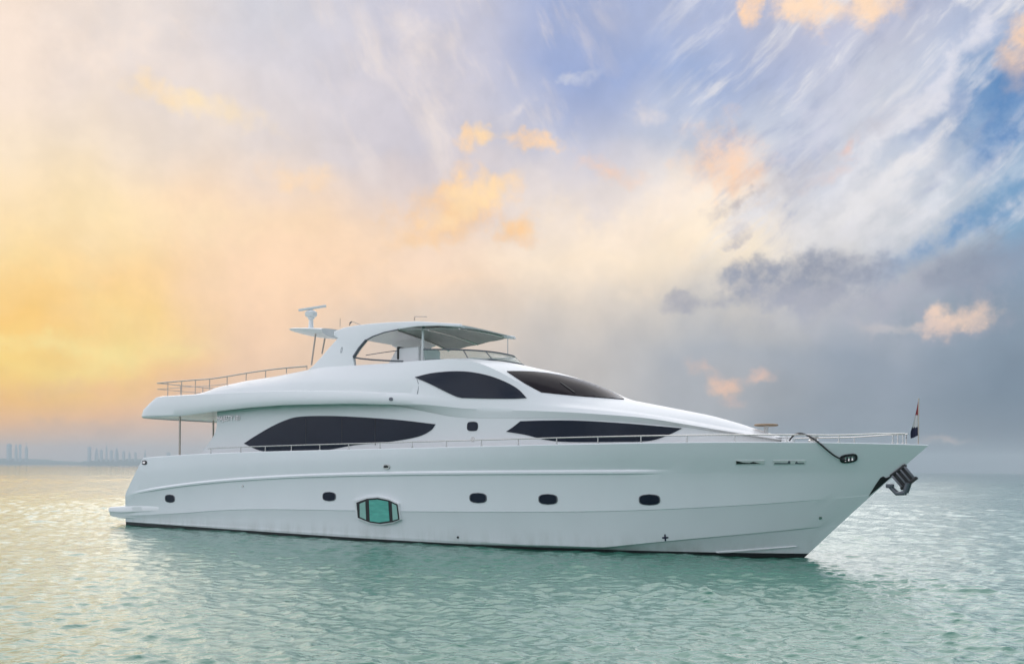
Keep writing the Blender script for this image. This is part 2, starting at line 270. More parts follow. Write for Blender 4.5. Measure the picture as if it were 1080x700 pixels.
# ------------------------------------------------------------------ the water
def build_water():
    K = 150; th = rng.uniform(0, 2*np.pi, K)
    lam = np.exp(rng.uniform(np.log(0.13), np.log(0.95), K)); kk = 2*np.pi/lam
    wind = R(75); ang = wind+rng.normal(0, 0.7, K)
    lam[:14] = np.linspace(1.6, 5.5, 14); kk = 2*np.pi/lam
    amp = 0.0052*np.where(lam > 1.5, lam**0.55*.85, lam)*np.exp(rng.normal(0, .25, K)); kx, ky = kk*np.cos(ang), kk*np.sin(ang)
    # rows by distance, columns by bearing: fine close by, coarse far away
    r = [10.0]
    while r[-1] < 260: r.append(r[-1]*1.0032)
    while r[-1] < 6200: r.append(r[-1]*1.10)
    r = np.array(r); na = 760
    a = np.concatenate([np.linspace(-42, 42, na)])
    a = np.radians(a)
    RR, AA = np.meshgrid(r, a, indexing='ij'); X, Y = RR*np.sin(AA), RR*np.cos(AA)
    dr = np.gradient(r); spac = np.maximum(dr, r*(a[1]-a[0]))[:, None]
    Z = np.zeros_like(X); DX = np.zeros_like(X); DY = np.zeros_like(X)
    patch = 0.75+0.25*np.sin(X*0.11+1.3)*np.sin(Y*0.07+0.4)+0.2*np.sin(X*0.043-Y*0.05)
    for i in range(K):
        w = np.clip((lam[i]/spac-2.2)/2.0, 0, 1)
        ph = kx[i]*X+ky[i]*Y+th[i]; A = amp[i]*w*patch
        Z += A*np.sin(ph); DX += 1.0*A*np.cos(ph)*np.cos(ang[i]); DY += 1.0*A*np.cos(ph)*np.sin(ang[i])
    V = np.stack([X+DX, Y+DY, Z], -1).reshape(-1, 3)
    nr, nc = X.shape; i = np.arange(nr-1)[:, None]*nc+np.arange(nc-1)[None, :]
    F = np.stack([i, i+1, i+nc+1, i+nc], -1).reshape(-1, 4)
    verts = V; faces = F
    # the rest of the round sheet, out of the frame, coarse
    a2 = np.radians(np.linspace(42, 318, 40)); r2 = np.array([0.0, 3, 30, 300, 6200]); R2, A2 = np.meshgrid(r2, a2, indexing='ij')
    V2 = np.stack([R2*np.sin(A2), R2*np.cos(A2), 0*R2], -1).reshape(-1, 3)
    j = np.arange(4)[:, None]*40+np.arange(39)[None, :]; F2 = np.stack([j, j+1, j+41, j+40], -1).reshape(-1, 4)+len(V)
    a3 = np.radians(np.linspace(-42, 42, 12)); V3 = np.concatenate([[[0, 0, 0]], np.stack([10*np.sin(a3), 10*np.cos(a3), 0*a3], -1)]); b0 = len(V)+len(V2)
    F3 = [(b0, b0+1+k, b0+2+k) for k in range(11)]
    me = bpy.data.meshes.new('water'); me.from_pydata(np.concatenate([V, V2, V3]).tolist(), [], F.tolist()+F2.tolist()+F3)
    bm = bmesh.new(); bm.from_mesh(me); 
    for f in bm.faces:
        f.normal_update()
        if f.normal.z < 0: f.normal_flip()
    bm.to_mesh(me); bm.free()
    me.polygons.foreach_set('use_smooth', [True]*len(me.polygons))
    m = bpy.data.materials.new('sea_water'); m.use_nodes = True; t = m.node_tree; b = t.nodes['Principled BSDF']; me.materials.append(m)
    b.inputs['Roughness'].default_value = 0.05; b.inputs['IOR'].default_value = 1.55
    c = t.nodes.new('ShaderNodeTexCoord')
    n0 = t.nodes.new('ShaderNodeTexNoise'); n0.inputs['Scale'].default_value = 0.05; n0.inputs['Detail'].default_value = 3; t.links.new(c.outputs['Object'], n0.inputs['Vector'])
    mx = t.nodes.new('ShaderNodeMix'); mx.data_type = 'RGBA'; t.links.new(n0.outputs['Fac'], mx.inputs[0]); mx.inputs[6].default_value = (0.028, 0.158, 0.104, 1); mx.inputs[7].default_value = (0.055, 0.205, 0.150, 1)
    t.links.new(mx.outputs[2], b.inputs['Base Color'])
    hs = []
    for sc, st_, rot in ((2.2, (1, 2.2, 1), 20), (7.0, (1, 1.8, 1), -15)):
        mp = t.nodes.new('ShaderNodeMapping'); mp.inputs['Scale'].default_value = st_; mp.inputs['Rotation'].default_value = (0, 0, R(rot)); t.links.new(c.outputs['Object'], mp.inputs[0])
        n = t.nodes.new('ShaderNodeTexNoise'); n.inputs['Scale'].default_value = sc; n.inputs['Detail'].default_value = 4; n.inputs['Roughness'].default_value = 0.6; t.links.new(mp.outputs[0], n.inputs['Vector']); hs.append(n.outputs['Fac'])
    ad = t.nodes.new('ShaderNodeMath'); ad.operation = 'MULTIPLY_ADD'; t.links.new(hs[1], ad.inputs[0]); ad.inputs[1].default_value = 0.30; t.links.new(hs[0], ad.inputs[2])
    bp = t.nodes.new('ShaderNodeBump'); bp.inputs['Strength'].default_value = 1.0; bp.inputs['Distance'].default_value = 0.034; t.links.new(ad.outputs[0], bp.inputs['Height']); t.links.new(bp.outputs[0], b.inputs['Normal'])
    o = bpy.data.objects.new('water', me); COL.objects.link(o)
    tag(o, 'teal green rippled sea water under the white yacht', 'water', kind='structure')
    return o
build_water()

# the air: one even box of haze
hz = MB(); hz.box((0, 0, 58.0), (12800, 12800, 122)); haze = hz.build('haze', [], None, False); tag(haze, 'pale evening haze over the sea', 'haze', kind='stuff')
hm = bpy.data.materials.new('haze'); hm.use_nodes = True; haze.data.materials.append(hm); t = hm.node_tree
t.nodes.remove(t.nodes['Principled BSDF']); pv = t.nodes.new('ShaderNodeVolumePrincipled'); pv.inputs['Color'].default_value = (0.70, 0.74, 0.81, 1); pv.inputs['Density'].default_value = 2.7e-4; pv.inputs['Anisotropy'].default_value = 0.0
t.links.new(pv.outputs[0], t.nodes['Material Output'].inputs['Volume'])

# ------------------------------------------------------------------ the far shore
FAR = 5000.0
def far(px, up): d = view_dir(px, 489); return (d[0]*FAR, FAR, up)
def coast():
    n = 160; xs = np.linspace(-160, 330, n); vs = []; fs = []
    ph = rng.uniform(0, 6, 6)
    for i, px in enumerate(xs):
        h = 13+5*math.sin(px*.05+ph[0])+4*math.sin(px*.13+ph[1])+3*math.sin(px*.41+ph[2])+rng.uniform(0, 3)
        h += 15*math.exp(-((px-122)/38)**2)+11*math.exp(-((px-14)/22)**2)
        h *= max(0.12, min(1, (320-px)/150)); x, y, _ = far(px, 0)
        vs += [(x, y-60, -0.5), (x, y-40, h*.55), (x, y+10, h), (x, y+400, h*.9), (x, y+420, -.5)]
        if i:
            for k in range(4): a = (i-1)*5+k; fs.append((a, a+1, a+6, a+5))
    o = mesh_obj('coast', vs, fs, M['land'], None, True); tag(o, 'low hazy shoreline far behind the stern of the yacht', 'coast', kind='structure')
coast()
def tower(px, w_px, top_y, kind, label):
    x, y, _ = far(px, 0); w = w_px*5.0; h = (489-top_y)*5.0+1; d = w*random.uniform(.8, 1.2)
    root = bpy.data.objects.new('tower_block', None); COL.objects.link(root); root.location = (x, y-20, 8); root.rotation_euler = (0, 0, random.uniform(-.4, .4))
    tag(root, label, 'tower', 'towers on the far shore')
    b = MB(); z = 0
    tiers = {'slab': [(1, 1.0)], 'step': [(1, .72), (.72, .9), (.42, 1.0)], 'spire': [(1, .8), (.6, .9)]}[kind]
    b.box((0, 0, h*tiers[0][1]/2-4), (w, d, h*tiers[0][1]+8))
    for (s0, f0), (s1, f1) in zip(tiers, tiers[1:]): b.box((0, 0, h*(f0+f1)/2), (w*s1, d*s1, h*(f1-f0)))
    nfl = max(4, int(h/9))
    for k in range(1, nfl): b.box((0, 0, h*tiers[0][1]*k/nfl), (w*1.03, d*1.03, 0.9))
    b.build('facade', M['tower'], root, False)
    if kind == 'spire':
        s = MB(); s.tube([(0, 0, h*.9), (0, 0, h*1.0), (0, 0, h*1.12)], w*.12, 6, r2=w*.02); s.build('spire', M['tower'], root)
    else:
        s = MB(); s.box((0, 0, h+1.5), (w*.4*(1 if kind == 'slab' else .8), d*.4, 3)); s.build('plant_room', M['tower'], root, False)
for px, w, ty, kd, lb in [
 (0, 2.2, 468, 'slab', 'hazy tower block cut by the left edge of the photo'),
 (11.6, 3.4, 469.5, 'slab', 'widest hazy slab tower of the leftmost cluster, second from the left edge'),
 (19, 2.2, 470, 'step', 'narrow stepped hazy tower just right of the widest slab tower'),
 (23.2, 2.0, 470, 'slab', 'narrow hazy slab tower between a stepped tower and the cluster\'s last tower'),
 (29.8, 2.4, 469.5, 'spire', 'rightmost hazy tower of the leftmost cluster, with a thin spire'),
 (96, 2.8, 472, 'slab', 'lone hazy slab tower left of the fainter tower group near the stern'),
 (103.5, 3.2, 473.5, 'step', 'hazy stepped tower at the left end of the fainter group'),
 (108.5, 2.4, 475, 'slab', 'short hazy slab between the stepped tower and the tall needle tower'),
 (114, 1.8, 469, 'spire', 'tallest needle tower with a spire in the fainter group'),
 (119, 2.4, 475.5, 'slab', 'hazy slab right beside the tall needle tower'),
 (124.5, 2.6, 473.5, 'step', 'taller stepped tower in the middle of the fainter group'),
 (132, 2.0, 476, 'slab', 'thin hazy slab right of the taller stepped tower in the fainter group'),
 (138, 1.8, 475.5, 'spire', 'thin spired tower between two low slabs left of the stern'),
 (144.5, 2.2, 477.5, 'slab', 'low hazy slab tower just left of the yacht\'s stern corner'),
 (154.5, 2.0, 475.5, 'step', 'hazy stepped tower peeking over the yacht\'s stern corner'),
 (179, 3.0, 477, 'slab', 'pale hazy slab seen over the aft deck, left of the front deck post'),
 (199, 3.4, 478, 'step', 'faint stepped tower seen between the two aft deck posts')]:
    tower(px, w, ty, kd, lb)

# ------------------------------------------------------------------ yacht frame: x forward from the stern, y to port, z up from the water
def on_water(px, py):
    d = view_dir(px, py); return d[:2]*(-EYE/d[2])
Cc, Sc = on_water(133, 553), on_water(848, 588); v_ = Sc-Cc; n_ = np.hypot(*v_)
THETA = math.atan2(-v_[1], v_[0])+math.asin(2.9/n_); LWL = math.sqrt(n_*n_-2.9**2)
AX = np.array([math.cos(THETA), -math.sin(THETA)]); PT = np.array([math.sin(THETA), math.cos(THETA)]); ORG = Sc-AX*LWL
EYE_L = np.array([-ORG@AX, -ORG@PT, EYE])
def ray(px, py):
    d = view_dir(px, py); return np.array([d[:2]@AX, d[:2]@PT, d[2]])
def at(px, py, b):                          # the point of the starboard surface y = -b(x) (or y = -b(z) with 2 arguments) seen there
    D = ray(px, py); f = b if callable(b) else (lambda x, z=0: b); bb = f(15.0, 5.0) if b.__code__.co_argcount > 1 else None if callable(b) else None
def at(px, py, b):
    D = ray(px, py); y = 2.5
    for _ in range(40):
        t = (-y-EYE_L[1])/D[1]; p = EYE_L+D*t; y = 0.5*y+0.5*(b(p) if callable(b) else b)
    t = (-y-EYE_L[1])/D[1]; return EYE_L+D*t
def gsm(x, y, sig):                          # smooth a curve sampled evenly in x
    if sig <= 0: return y
    dx = x[1]-x[0]; k = int(4*sig/dx)+1; w = np.exp(-.5*(np.arange(-k, k+1)*dx/sig)**2); w /= w.sum()
    yp = np.concatenate([2*y[0]-y[k:0:-1], y, 2*y[-1]-y[-2:-k-2:-1]]); return np.convolve(yp, w, 'valid')
def trace(pts, b, sig=0.6, deg=None):        # longitudinal line z(x) from its places in the photo and its half breadth
    q = np.array([at(px, py, b) for px, py in pts]); o = np.argsort(q[:, 0]); q = q[o]
    if deg: c = np.polyfit(q[:, 0], q[:, 2], deg); return lambda x: np.polyval(c, x)
    X = np.linspace(-4, 36, 2001); Zs = np.interp(X, q[:, 0], q[:, 2])
    lo = X < q[0, 0]; Zs[lo] = q[0, 2]+(X[lo]-q[0, 0])*(q[1, 2]-q[0, 2])/(q[1, 0]-q[0, 0]); hi = X > q[-1, 0]; Zs[hi] = q[-1, 2]+(X[hi]-q[-1, 0])*(q[-1, 2]-q[-2, 2])/(q[-1, 0]-q[-2, 0])
    Zs = gsm(X, Zs, sig); return lambda x: np.interp(x, X, Zs)
def keyed(pts, sig=0.6):
    p = np.array(pts, float); X = np.linspace(-4, 36, 2001); Y = gsm(X, np.interp(X, p[:, 0], p[:, 1]), sig); return lambda x: np.interp(x, X, Y)
def sstep(x, a, b): t = np.clip((x-a)/(b-a), 0, 1); return t*t*(3-2*t)

yacht = bpy.data.objects.new('motor_yacht', None); COL.objects.link(yacht)
yacht.location = (ORG[0], ORG[1], 0); yacht.rotation_euler = (0, 0, -THETA)
tag(yacht, 'large white motor yacht with dark tinted windows lying on the teal water', 'yacht')
TOW = Matrix.Translation(yacht.location) @ Matrix.Rotation(-THETA, 4, 'Z')

# --- hull
stem_px = [(848,588),(866,571),(890,549),(909,531.2),(918,523),(940,503.8),(955,490.4),(968,479.2),(979.5,469.4)]
sq = np.array([at(x, y, 0.0) for x, y in stem_px]); stc = np.polyfit(sq[:, 2], sq[:, 0], 3)
def x_stem(z): return np.polyval(stc, max(z, -0.1)) if z > -0.1 else np.polyval(stc, -0.1)+(z+0.1)*2.2
st_px = [(132.5,551),(134,540),(134,522),(140,508),(148,492),(153,484)]
tq = np.array([at(x, y, 3.12) for x, y in st_px])
def x_stern(z): return float(np.interp(z, [-1, 0.0, 0.5, 1.0, 1.45, 2.0, 2.6, 3.05], [0.25, 0.1, 0.2, 0.26, 0.36, 0.8, 1.28, 1.72]))
def breadth(Bm, xm, xe, p, stern):
    def f(x):
        x = np.asarray(x, float)
        fw = Bm*(1-np.clip((x-xm)/(xe-xm), 0, 1)**p); af = Bm-(Bm-stern)*np.clip((xm-x)/xm, 0, 1.3)**2
        return np.where(x > xm, fw, af)
    return f
def hull_line(pts, Bm, xm, p, stern, xe, deg=4, sig=None):
    f = breadth(Bm, xm, xe, p, stern); z = trace(pts, lambda q: float(f(q[0])), sig or 0.5, None if sig else deg)
    for _ in range(6): xe_ = brent(lambda x: x-x_stem(float(z(x))), 20, 34); f = breadth(Bm, xm, xe_, p, stern)
    return f, z, xe_
def brent(g, a, b):
    for _ in range(60):
        m = .5*(a+b)
        if g(a)*g(m) <= 0: b = m
        else: a = m
    return .5*(a+b)
L_sheer = hull_line([(155,483),(180,480.5),(200,479.5),(240,478),(280,476.5),(340,475),(430,473),(500,471),(560,469.8),(640,468),(700,467),(740,466.5),(830,467),(900,467.8),(979.5,469.4)], 3.42, 13, 3.0, 3.15, 33.0)
L_knuck = hull_line([(142,521),(160,518),(180,515),(215,511),(250,507.5),(300,504),(370,502),(430,501.3),(500,501),(600,500.5),(700,500),(760,499.3),(830,498.6),(945.5,499)], 3.42, 12.5, 2.7, 3.18, 31.7)
L_crease = hull_line([(145,543),(170,542.3),(195,541),(222,538.6),(260,536.8),(310,537.2),(370,538.3),(420,539.2),(500,539.8),(600,539.8),(680,538),(740,535.3),(830,530),(890,525),(919,522)], 3.41, 12, 2.65, 3.10, 31.0, sig=0.9)
L_chine = hull_line([(560,583.5),(630,578.5),(665,575),(700,571.3),(742,567.5),(790,563.5),(830,559.3),(868,555.6),(884,554.2)], 3.40, 11, 2.6, 3.03, 30.3, sig=0.8)
L_boot = hull_line([(133,550),(200,554.8),(270,560),(340,564.5),(420,569.3),(480,572.2),(560,576.4),(620,578.9),(700,581.4),(754,582.5),(800,582.9),(851,583)], 3.36, 11, 2.6, 3.0, 29.8, deg=3)
f_wl = breadth(3.34, 11, x_stem(0.0), 2.6, 2.98); f_lo = breadth(2.7, 10, x_stem(-.5), 1.8, 2.6)
def chine_z(x): return np.maximum(L_boot[1](x)+.06, L_chine[1](x))
XK = at(716, 500, lambda q: float(L_knuck[0](q[0])))[0]
T = np.linspace(0, 1, 221); T = T*0.85+0.15*(1-(1-T)**2)
def row(f, z, xe, off=0.0, dz=0.0):
    zs = float(z(0.5)) if callable(z) else z; x0 = x_stern(zs+dz); x = x0+(xe-x0)*T
    zz = z(x) if callable(z) else np.full_like(x, z); offv = off(x) if callable(off) else off
    y = np.maximum(f(x)+offv*np.clip((xe-x)/1.0, 0, 1), 0); y[-1] = 0
    return np.stack([x, -y, zz+dz], -1)
def mid(a, b, s, bulge): m = a*(1-s)+b*s; m = m.copy(); w = np.clip((1-T)*8, 0, 1); m[:, 1] -= bulge*w*4*s*(1-s); return m
lip = lambda x: 0.055*sstep(x, XK, XK-1.6)*sstep(x, 0.4, 3.0)
lip2 = lambda x: 0.020*sstep(x, 31.3, 29.0)*sstep(x, 1.5, 4.5)
r_keel = row(lambda x: np.zeros_like(x), -1.2, x_stem(-.5)-1.5); r_lo = row(f_lo, -0.5, x_stem(-.5)); r_wl = row(f_wl, 0.0, x_stem(0.0)); r_bt = row(L_boot[0], L_boot[1], L_boot[2])
xc = brent(lambda x: x-x_stem(float(chine_z(x))), 20, 34); r_ch = row(breadth(3.40, 11, xc, 2.6, 3.03), chine_z, xc)
r_ch2 = row(breadth(3.40, 11, xc, 2.6, 3.03), chine_z, xc, off=lambda x: 0.05*sstep(x, 20, 24), dz=0.03); r_ch2[-1] = r_ch[-1]
r_cr = row(L_crease[0], L_crease[1], L_crease[2]); r_cr2 = row(L_crease[0], L_crease[1], L_crease[2], off=lip2, dz=0.012)
r_cr2[-1] = r_cr[-1]
r_kn = row(L_knuck[0], L_knuck[1], L_knuck[2]); r_kn2 = row(L_knuck[0], L_knuck[1], L_knuck[2], off=lip, dz=0.03); r_kn2[-1] = r_kn[-1]
r_kn3 = row(L_knuck[0], L_knuck[1], L_knuck[2], off=lip, dz=0.09); r_kn3[-1] = r_kn[-1]*.98+.02*row(L_sheer[0], L_sheer[1], L_sheer[2])[-1]
r_kn4 = row(L_knuck[0], L_knuck[1], L_knuck[2], off=lambda x: 0.15*lip(x), dz=0.15); r_kn4[-1] = r_kn[-1]*.95+.05*row(L_sheer[0], L_sheer[1], L_sheer[2])[-1]
r_sh = row(L_sheer[0], L_sheer[1], L_sheer[2])
wk = sstep(r_kn[:, 0], XK-1.8, XK+.3)[:, None]
r_kn2, r_kn3, r_kn4 = [a*(1-wk)+(r_kn*(1-s_)+r_sh*s_)*wk for a, s_ in ((r_kn2, .03), (r_kn3, .09), (r_kn4, .15))]
wc_ = sstep(r_ch[:, 0], 17.0, 21.5)[:, None]
r_ch = (r_bt*.82+r_cr*.18)*(1-wc_)+r_ch*wc_; r_ch2 = (r_bt*.78+r_cr*.22)*(1-wc_)+r_ch2*wc_
rows = [r_keel, r_lo, r_wl, r_bt, mid(r_bt, r_ch, .5, .01), r_ch, r_ch2, mid(r_ch2, r_cr, .33, -.015), mid(r_ch2, r_cr, .66, -.015), r_cr, r_cr2, mid(r_cr2, r_kn, .25, -.02), mid(r_cr2, r_kn, .5, -.02), mid(r_cr2, r_kn, .75, -.02),
        r_kn, r_kn2, r_kn3, r_kn4, mid(r_kn4, r_sh, .35, .02), mid(r_kn4, r_sh, .7, .02), r_sh]
WHITE_FROM = 3
def inset(rw, d, dz):
    q = rw.copy(); q[:, 1] = np.minimum(q[:, 1]+d, 0); q[:, 2] += dz; q[:, 0] -= d*np.clip((q[:, 0]-30)/3, 0, 1)*1.2; return q
cap_in = inset(r_sh, 0.13, 0.0); bul_in = inset(r_sh*.45+r_kn4*.55, 0.15, 0.0); bul_in[:, 0] -= .25*np.clip((bul_in[:, 0]-30)/2, 0, 1)
allrows = rows+[inset(r_sh, 0.02, 0.025), inset(r_sh, 0.11, 0.025), cap_in, bul_in]
V = []; F = []; MI = []
for s in (1, -1):
    base_i = len(V); n = len(T)
    for rw in allrows: V += [(x, y*s, z) for x, y, z in rw]
    for k in range(len(allrows)-1):
        for i in range(n-1):
            a = base_i+k*n+i; F.append((a, a+1, a+n+1, a+n)); MI.append(1 if k < WHITE_FROM else 0)
half = len(allrows)*len(T); nT = len(T)
for k in range(len(allrows)-1):               # transom
    F.append((k*nT, (k+1)*nT, half+(k+1)*nT, half+k*nT)); MI.append(1 if k < WHITE_FROM else 0)
hull = mesh_obj('hull', V, F, [M['hullwhite'], M['antifoul']], yacht, True, MI, 9)
# deck plate inside the bulwarks
dv = []; df = []
for i in range(0, nT, 4): x, y, z = bul_in[i]; dv += [(x, y, z+.02), (x, 0, z+.06), (x, -y, z+.02)]
for i in range(len(dv)//3-1): df += [(3*i, 3*i+1, 3*i+4, 3*i+3), (3*i+1, 3*i+2, 3*i+5, 3*i+4)]
mesh_obj('deck', dv, df, M['deck'], yacht)

# --- swim platform
def platform():
    xs = np.concatenate([-1.4-.05*np.arange(0, 1, .2)[::-1]*0-np.linspace(.0, .0, 5)+np.linspace(0, .5, 5), np.linspace(-.75, 5.6, 28)]); prof = []
    zt = keyed([(-1.6,.73),(0,.83),(2.0,.95),(3.6,.93),(5.6,.82)], .25); zb = keyed([(-1.5,.44),(-.8,.32),(0,.27),(2.2,.42),(5.6,.74)], .25)
    for x in xs:
        q = max(0.0, (-.85-x)/0.56); b = (3.10+0.07*sstep(x, -1, 1))*(1-.22*min(q, 1)**2.6)
        b -= 0.10*sstep(x, 2.6, 5.6)-.04*sstep(x, 1, 3)
        prof.append((x, b, float(zt(x)), float(zb(x))))
    v = []; f = []
    for x, b, t, u in prof:
        sec = [(0, t+.02), (b-.12, t+.02), (b-.03, t), (b+.02, t-.05), (b+.02, (t+u)/2+.01), (b-.02, (t+u)/2-.01), (b-.06, u+.03), (b-.2, u), (0, u-.02)]
        v += [(x, -y, z) for y, z in sec]+[(x, y, z) for y, z in reversed(sec)]
    n = 18
    for i in range(len(prof)-1):
        for k in range(n): f.append((i*n+k, i*n+(k+1) % n, (i+1)*n+(k+1) % n, (i+1)*n+k))
    f.append(tuple(range(n))); f.append(tuple((len(prof)-1)*n+k for k in range(n)))
    mesh_obj('swim_platform', v, f, M['gelcoat'], yacht, True, None, 45)
platform()

# --- superstructure
b_house = lambda x: 2.58*(1-np.clip((np.asarray(x, float)-14)/(29.25-14), 0, 1)**3.0)**0.8
XN = 29.1
b_D = lambda x: b_house(x)*0.985
def aft_round(x, x0, w): return (1-np.clip((x0+w-x)/w, 0, 1)**3.2)**(1/3.2)
X0 = -0.05
nose = lambda x: np.clip((XN+0.06-x)/2.2, 0, 1)**0.6
kA = keyed([(0,2.92),(4,3.0),(9,3.05),(14,3.02),(17,2.72),(19,2.50),(20.5,2.43),(22,2.32),(24,2.05),(26,1.62),(27.5,1.17),(28.6,.72),(29.1,.4)], .5)
kB = keyed([(0,2.80),(4,2.95),(9,3.02),(14,2.98),(17,2.70),(19,2.47),(20.5,2.38),(22,2.24),(24,1.92),(26,1.46),(27.5,1.02),(28.6,.60),(29.1,.32)], .5)
kE = keyed([(0,2.45),(5,2.48),(7,2.36),(9,2.26),(14,2.22),(16,2.20),(18,2.16),(20,2.10),(21,2.06),(22,2.0),(24,1.72),(26,1.22),(27.5,.78),(28.6,.42),(29.1,.2)], .5)
zA = trace([(152,440),(190,438.6),(220,434.3),(260,429.5),(300,426.6),(370,425.2),(450,427.2),(490,430.8),(520,432),(560,433),(610,435),(680,440),(770,455),(822,463.2)], lambda q: float(kA(q[0])), .4)
zB = trace([(165,418.5),(200,416.6),(240,414.2),(290,412.4),(370,412.8),(420,415.5),(470,419.5),(510,423),(560,426.5),(610,430.2),(680,436.8),(770,452.9),(822,462)], lambda q: float(kB(q[0])), .4)
zEr = trace([(212,413),(232,407.5),(260,401.5),(290,397),(320,391),(340,387.3),(370,385.5),(410,383),(445,380),(475,378.2),(500,381),(515,386.3),(530,393.5),(545,402),(562,412.5),(580,420),(600,426),(660,433),(720,442.3),(770,451.5),(800,456.5),(822,461)], lambda q: float(kE(q[0])), .18)
zDr = trace([(500,440.8),(545,441),(600,441.3),(660,444.3),(719,449.5),(770,457),(822,464.5)], lambda q: float(b_D(q[0])), .4)
XE0 = at(211, 413, lambda q: float(kE(q[0])))[0]
zC = trace([(480,372),(545,383.5),(570,389),(595,394.5),(625,404),(645,413),(659,420.5),(700,428.3),(750,438),(775,445),(800,453),(822,460),(830,463)], 0.0, .22)
zDk = lambda x: np.minimum(zB(x)+0.06, 5.62)
def sec(x):
    x = float(x); rb = float(aft_round(x, X0, 1.5))
    zb, za = float(zB(x)), float(zA(x))
    bA, bB = float(kA(x))*rb, float(kB(x))*rb*.985
    w = sstep(x, 14.5, 19.0); zd = (za+.03)*(1-w)+float(zDr(x))*w; bD = float(b_D(x))*rb
    e = sstep(x, XE0-.3, XE0+1.2); zr = float(zEr(x)); ze = zb+.05+max(zr-zb-.05, 0.0)*e if x < XE0+1.2 else max(zr, zb+.03)
    bE = (bB-.2)*(1-e)+float(kE(x))*e if x < XE0+1.2 else float(kE(x)); bE = min(bE, bB-.02)*1.0
    if x < XE0+1.2: bE = max(bE, 0.02)
    pts = [(0, za+.05 if x < 14 else zd+.0), (bD*.6, za+.05 if x < 14 else zd), (bD, zd), (bD*.35+bA*.65, zd*.35+za*.65+0.015*(1-w)), (bA-.02*(1-w), za-.01*(1-w)), (bA+.015*(1-w), za+.06*(1-w)+.0)]
    for s in (.35, .7): pts.append((bA*(1-s)+bB*s+.05*(1-w)*4*s*(1-s), (za+.06*(1-w))*(1-s)+zb*s))
    pts.append((bB, zb))
    pts.append((bB-(bB-bE)*.12, zb+(ze-zb)*(.03+.09*w)))
    for s in (.3, .5, .7, .85): pts.append((bB*(1-s)+bE*s+.06*(1-w)*4*s*(1-s)*sstep(x, XE0, XE0+3), zb*(1-s)+ze*s))
    pts.append((bE, ze))
    crown = []; deck = []
    zc = max(float(zC(x)), ze+.02)
    for s in (.05, .12, .2, .32, .45, .6, .8, 1.0): crown.append((bE*(1-s), ze+(zc-ze)*(1-(1-s)**2.3)))
    zk = float(zDk(x)); zk = min(zk, ze-.0)
    deck = [(bE-.07, ze+.01), (bE-.14, ze-.01), (bE-.17, zk)]+[(max(bE-.17, 0)*(1-s), zk) for s in (.2, .4, .6, .8, 1.0)]
    c = sstep(x, 17.0, 17.9)
    pts += [(d[0]*(1-c)+q[0]*c, d[1]*(1-c)+q[1]*c) for d, q in zip(deck, crown)]
    return [(max(y, 0.0), z) for y, z in pts]
XS = np.concatenate([X0+1.5*(1-np.cos(np.linspace(0, np.pi/2, 16)))[:-1], np.linspace(X0+1.5, XN-1.0, 210), XN-1.0*np.cos(np.linspace(0, np.pi/2, 12))[1:]*1.0])
V = []; F = []; S0 = [sec(x) for x in XS]; m_ = len(S0[0])
for sgn in (1, -1):
    k0 = len(V)
    for x, S in zip(XS, S0):
        za_, zb_ = float(zA(x)), float(zB(x)); sh = 1.15*(1-sstep(x, X0, X0+4.5))
        V += [(x+sh*(min(max((z-za_)/(zb_-za_), 0), 1)**1.15+.30*max(0, 1-max(z-za_, 0)/(.42*(zb_-za_)))**2), -y*sgn, z) for y, z in S]
    for i in range(len(XS)-1):
        for k in range(m_-1): a = k0+i*m_+k; F.append((a, a+1, a+m_+1, a+m_))
h2 = len(XS)*m_
for i in (0, len(XS)-1):
    for k in range(m_-1): a = i*m_+k; F.append((a, a+1, h2+a+1, h2+a))
shell = mesh_obj('superstructure', V, F, M['gelcoat'], yacht, True, None, 28)

# deckhouse walls from the side deck up to the soffit
def x_aft(z): return float(np.interp(z, [2.3, 3.1, 3.5, 3.9, 4.3, 5.2], [4.0, 4.4, 4.95, 5.4, 5.6, 5.62]))
V = []; F = []; n = 150; m2 = 9
for s in (1, -1):
    k0 = len(V)
    for i in range(n):
        tt = i/(n-1)
        for k in range(m2):
            q = k/(m2-1); x = 6+(XN-6)*tt
            for _ in range(3):
                w = sstep(x, 14.5, 19.0); zt = (float(zA(x))+.028)*(1-w)+float(zDr(x))*w-.004; z = 2.4+(zt-2.4)*q; x = x_aft(z)+(XN+.0-x_aft(z))*tt
            V.append((x, -s*float(b_house(x))*(1-.015*q), z))
    for i in range(n-1):
        for k in range(m2-1): a = k0+i*m2+k; F.append((a, a+1, a+m2+1, a+m2))
h2 = n*m2
for i in (0, n-1):
    for k in range(m2-1): a = i*m2+k; F.append((a, a+1, h2+a+1, h2+a))
house = mesh_obj('deckhouse', V, F, M['gelcoat'], yacht, True, None, 30)

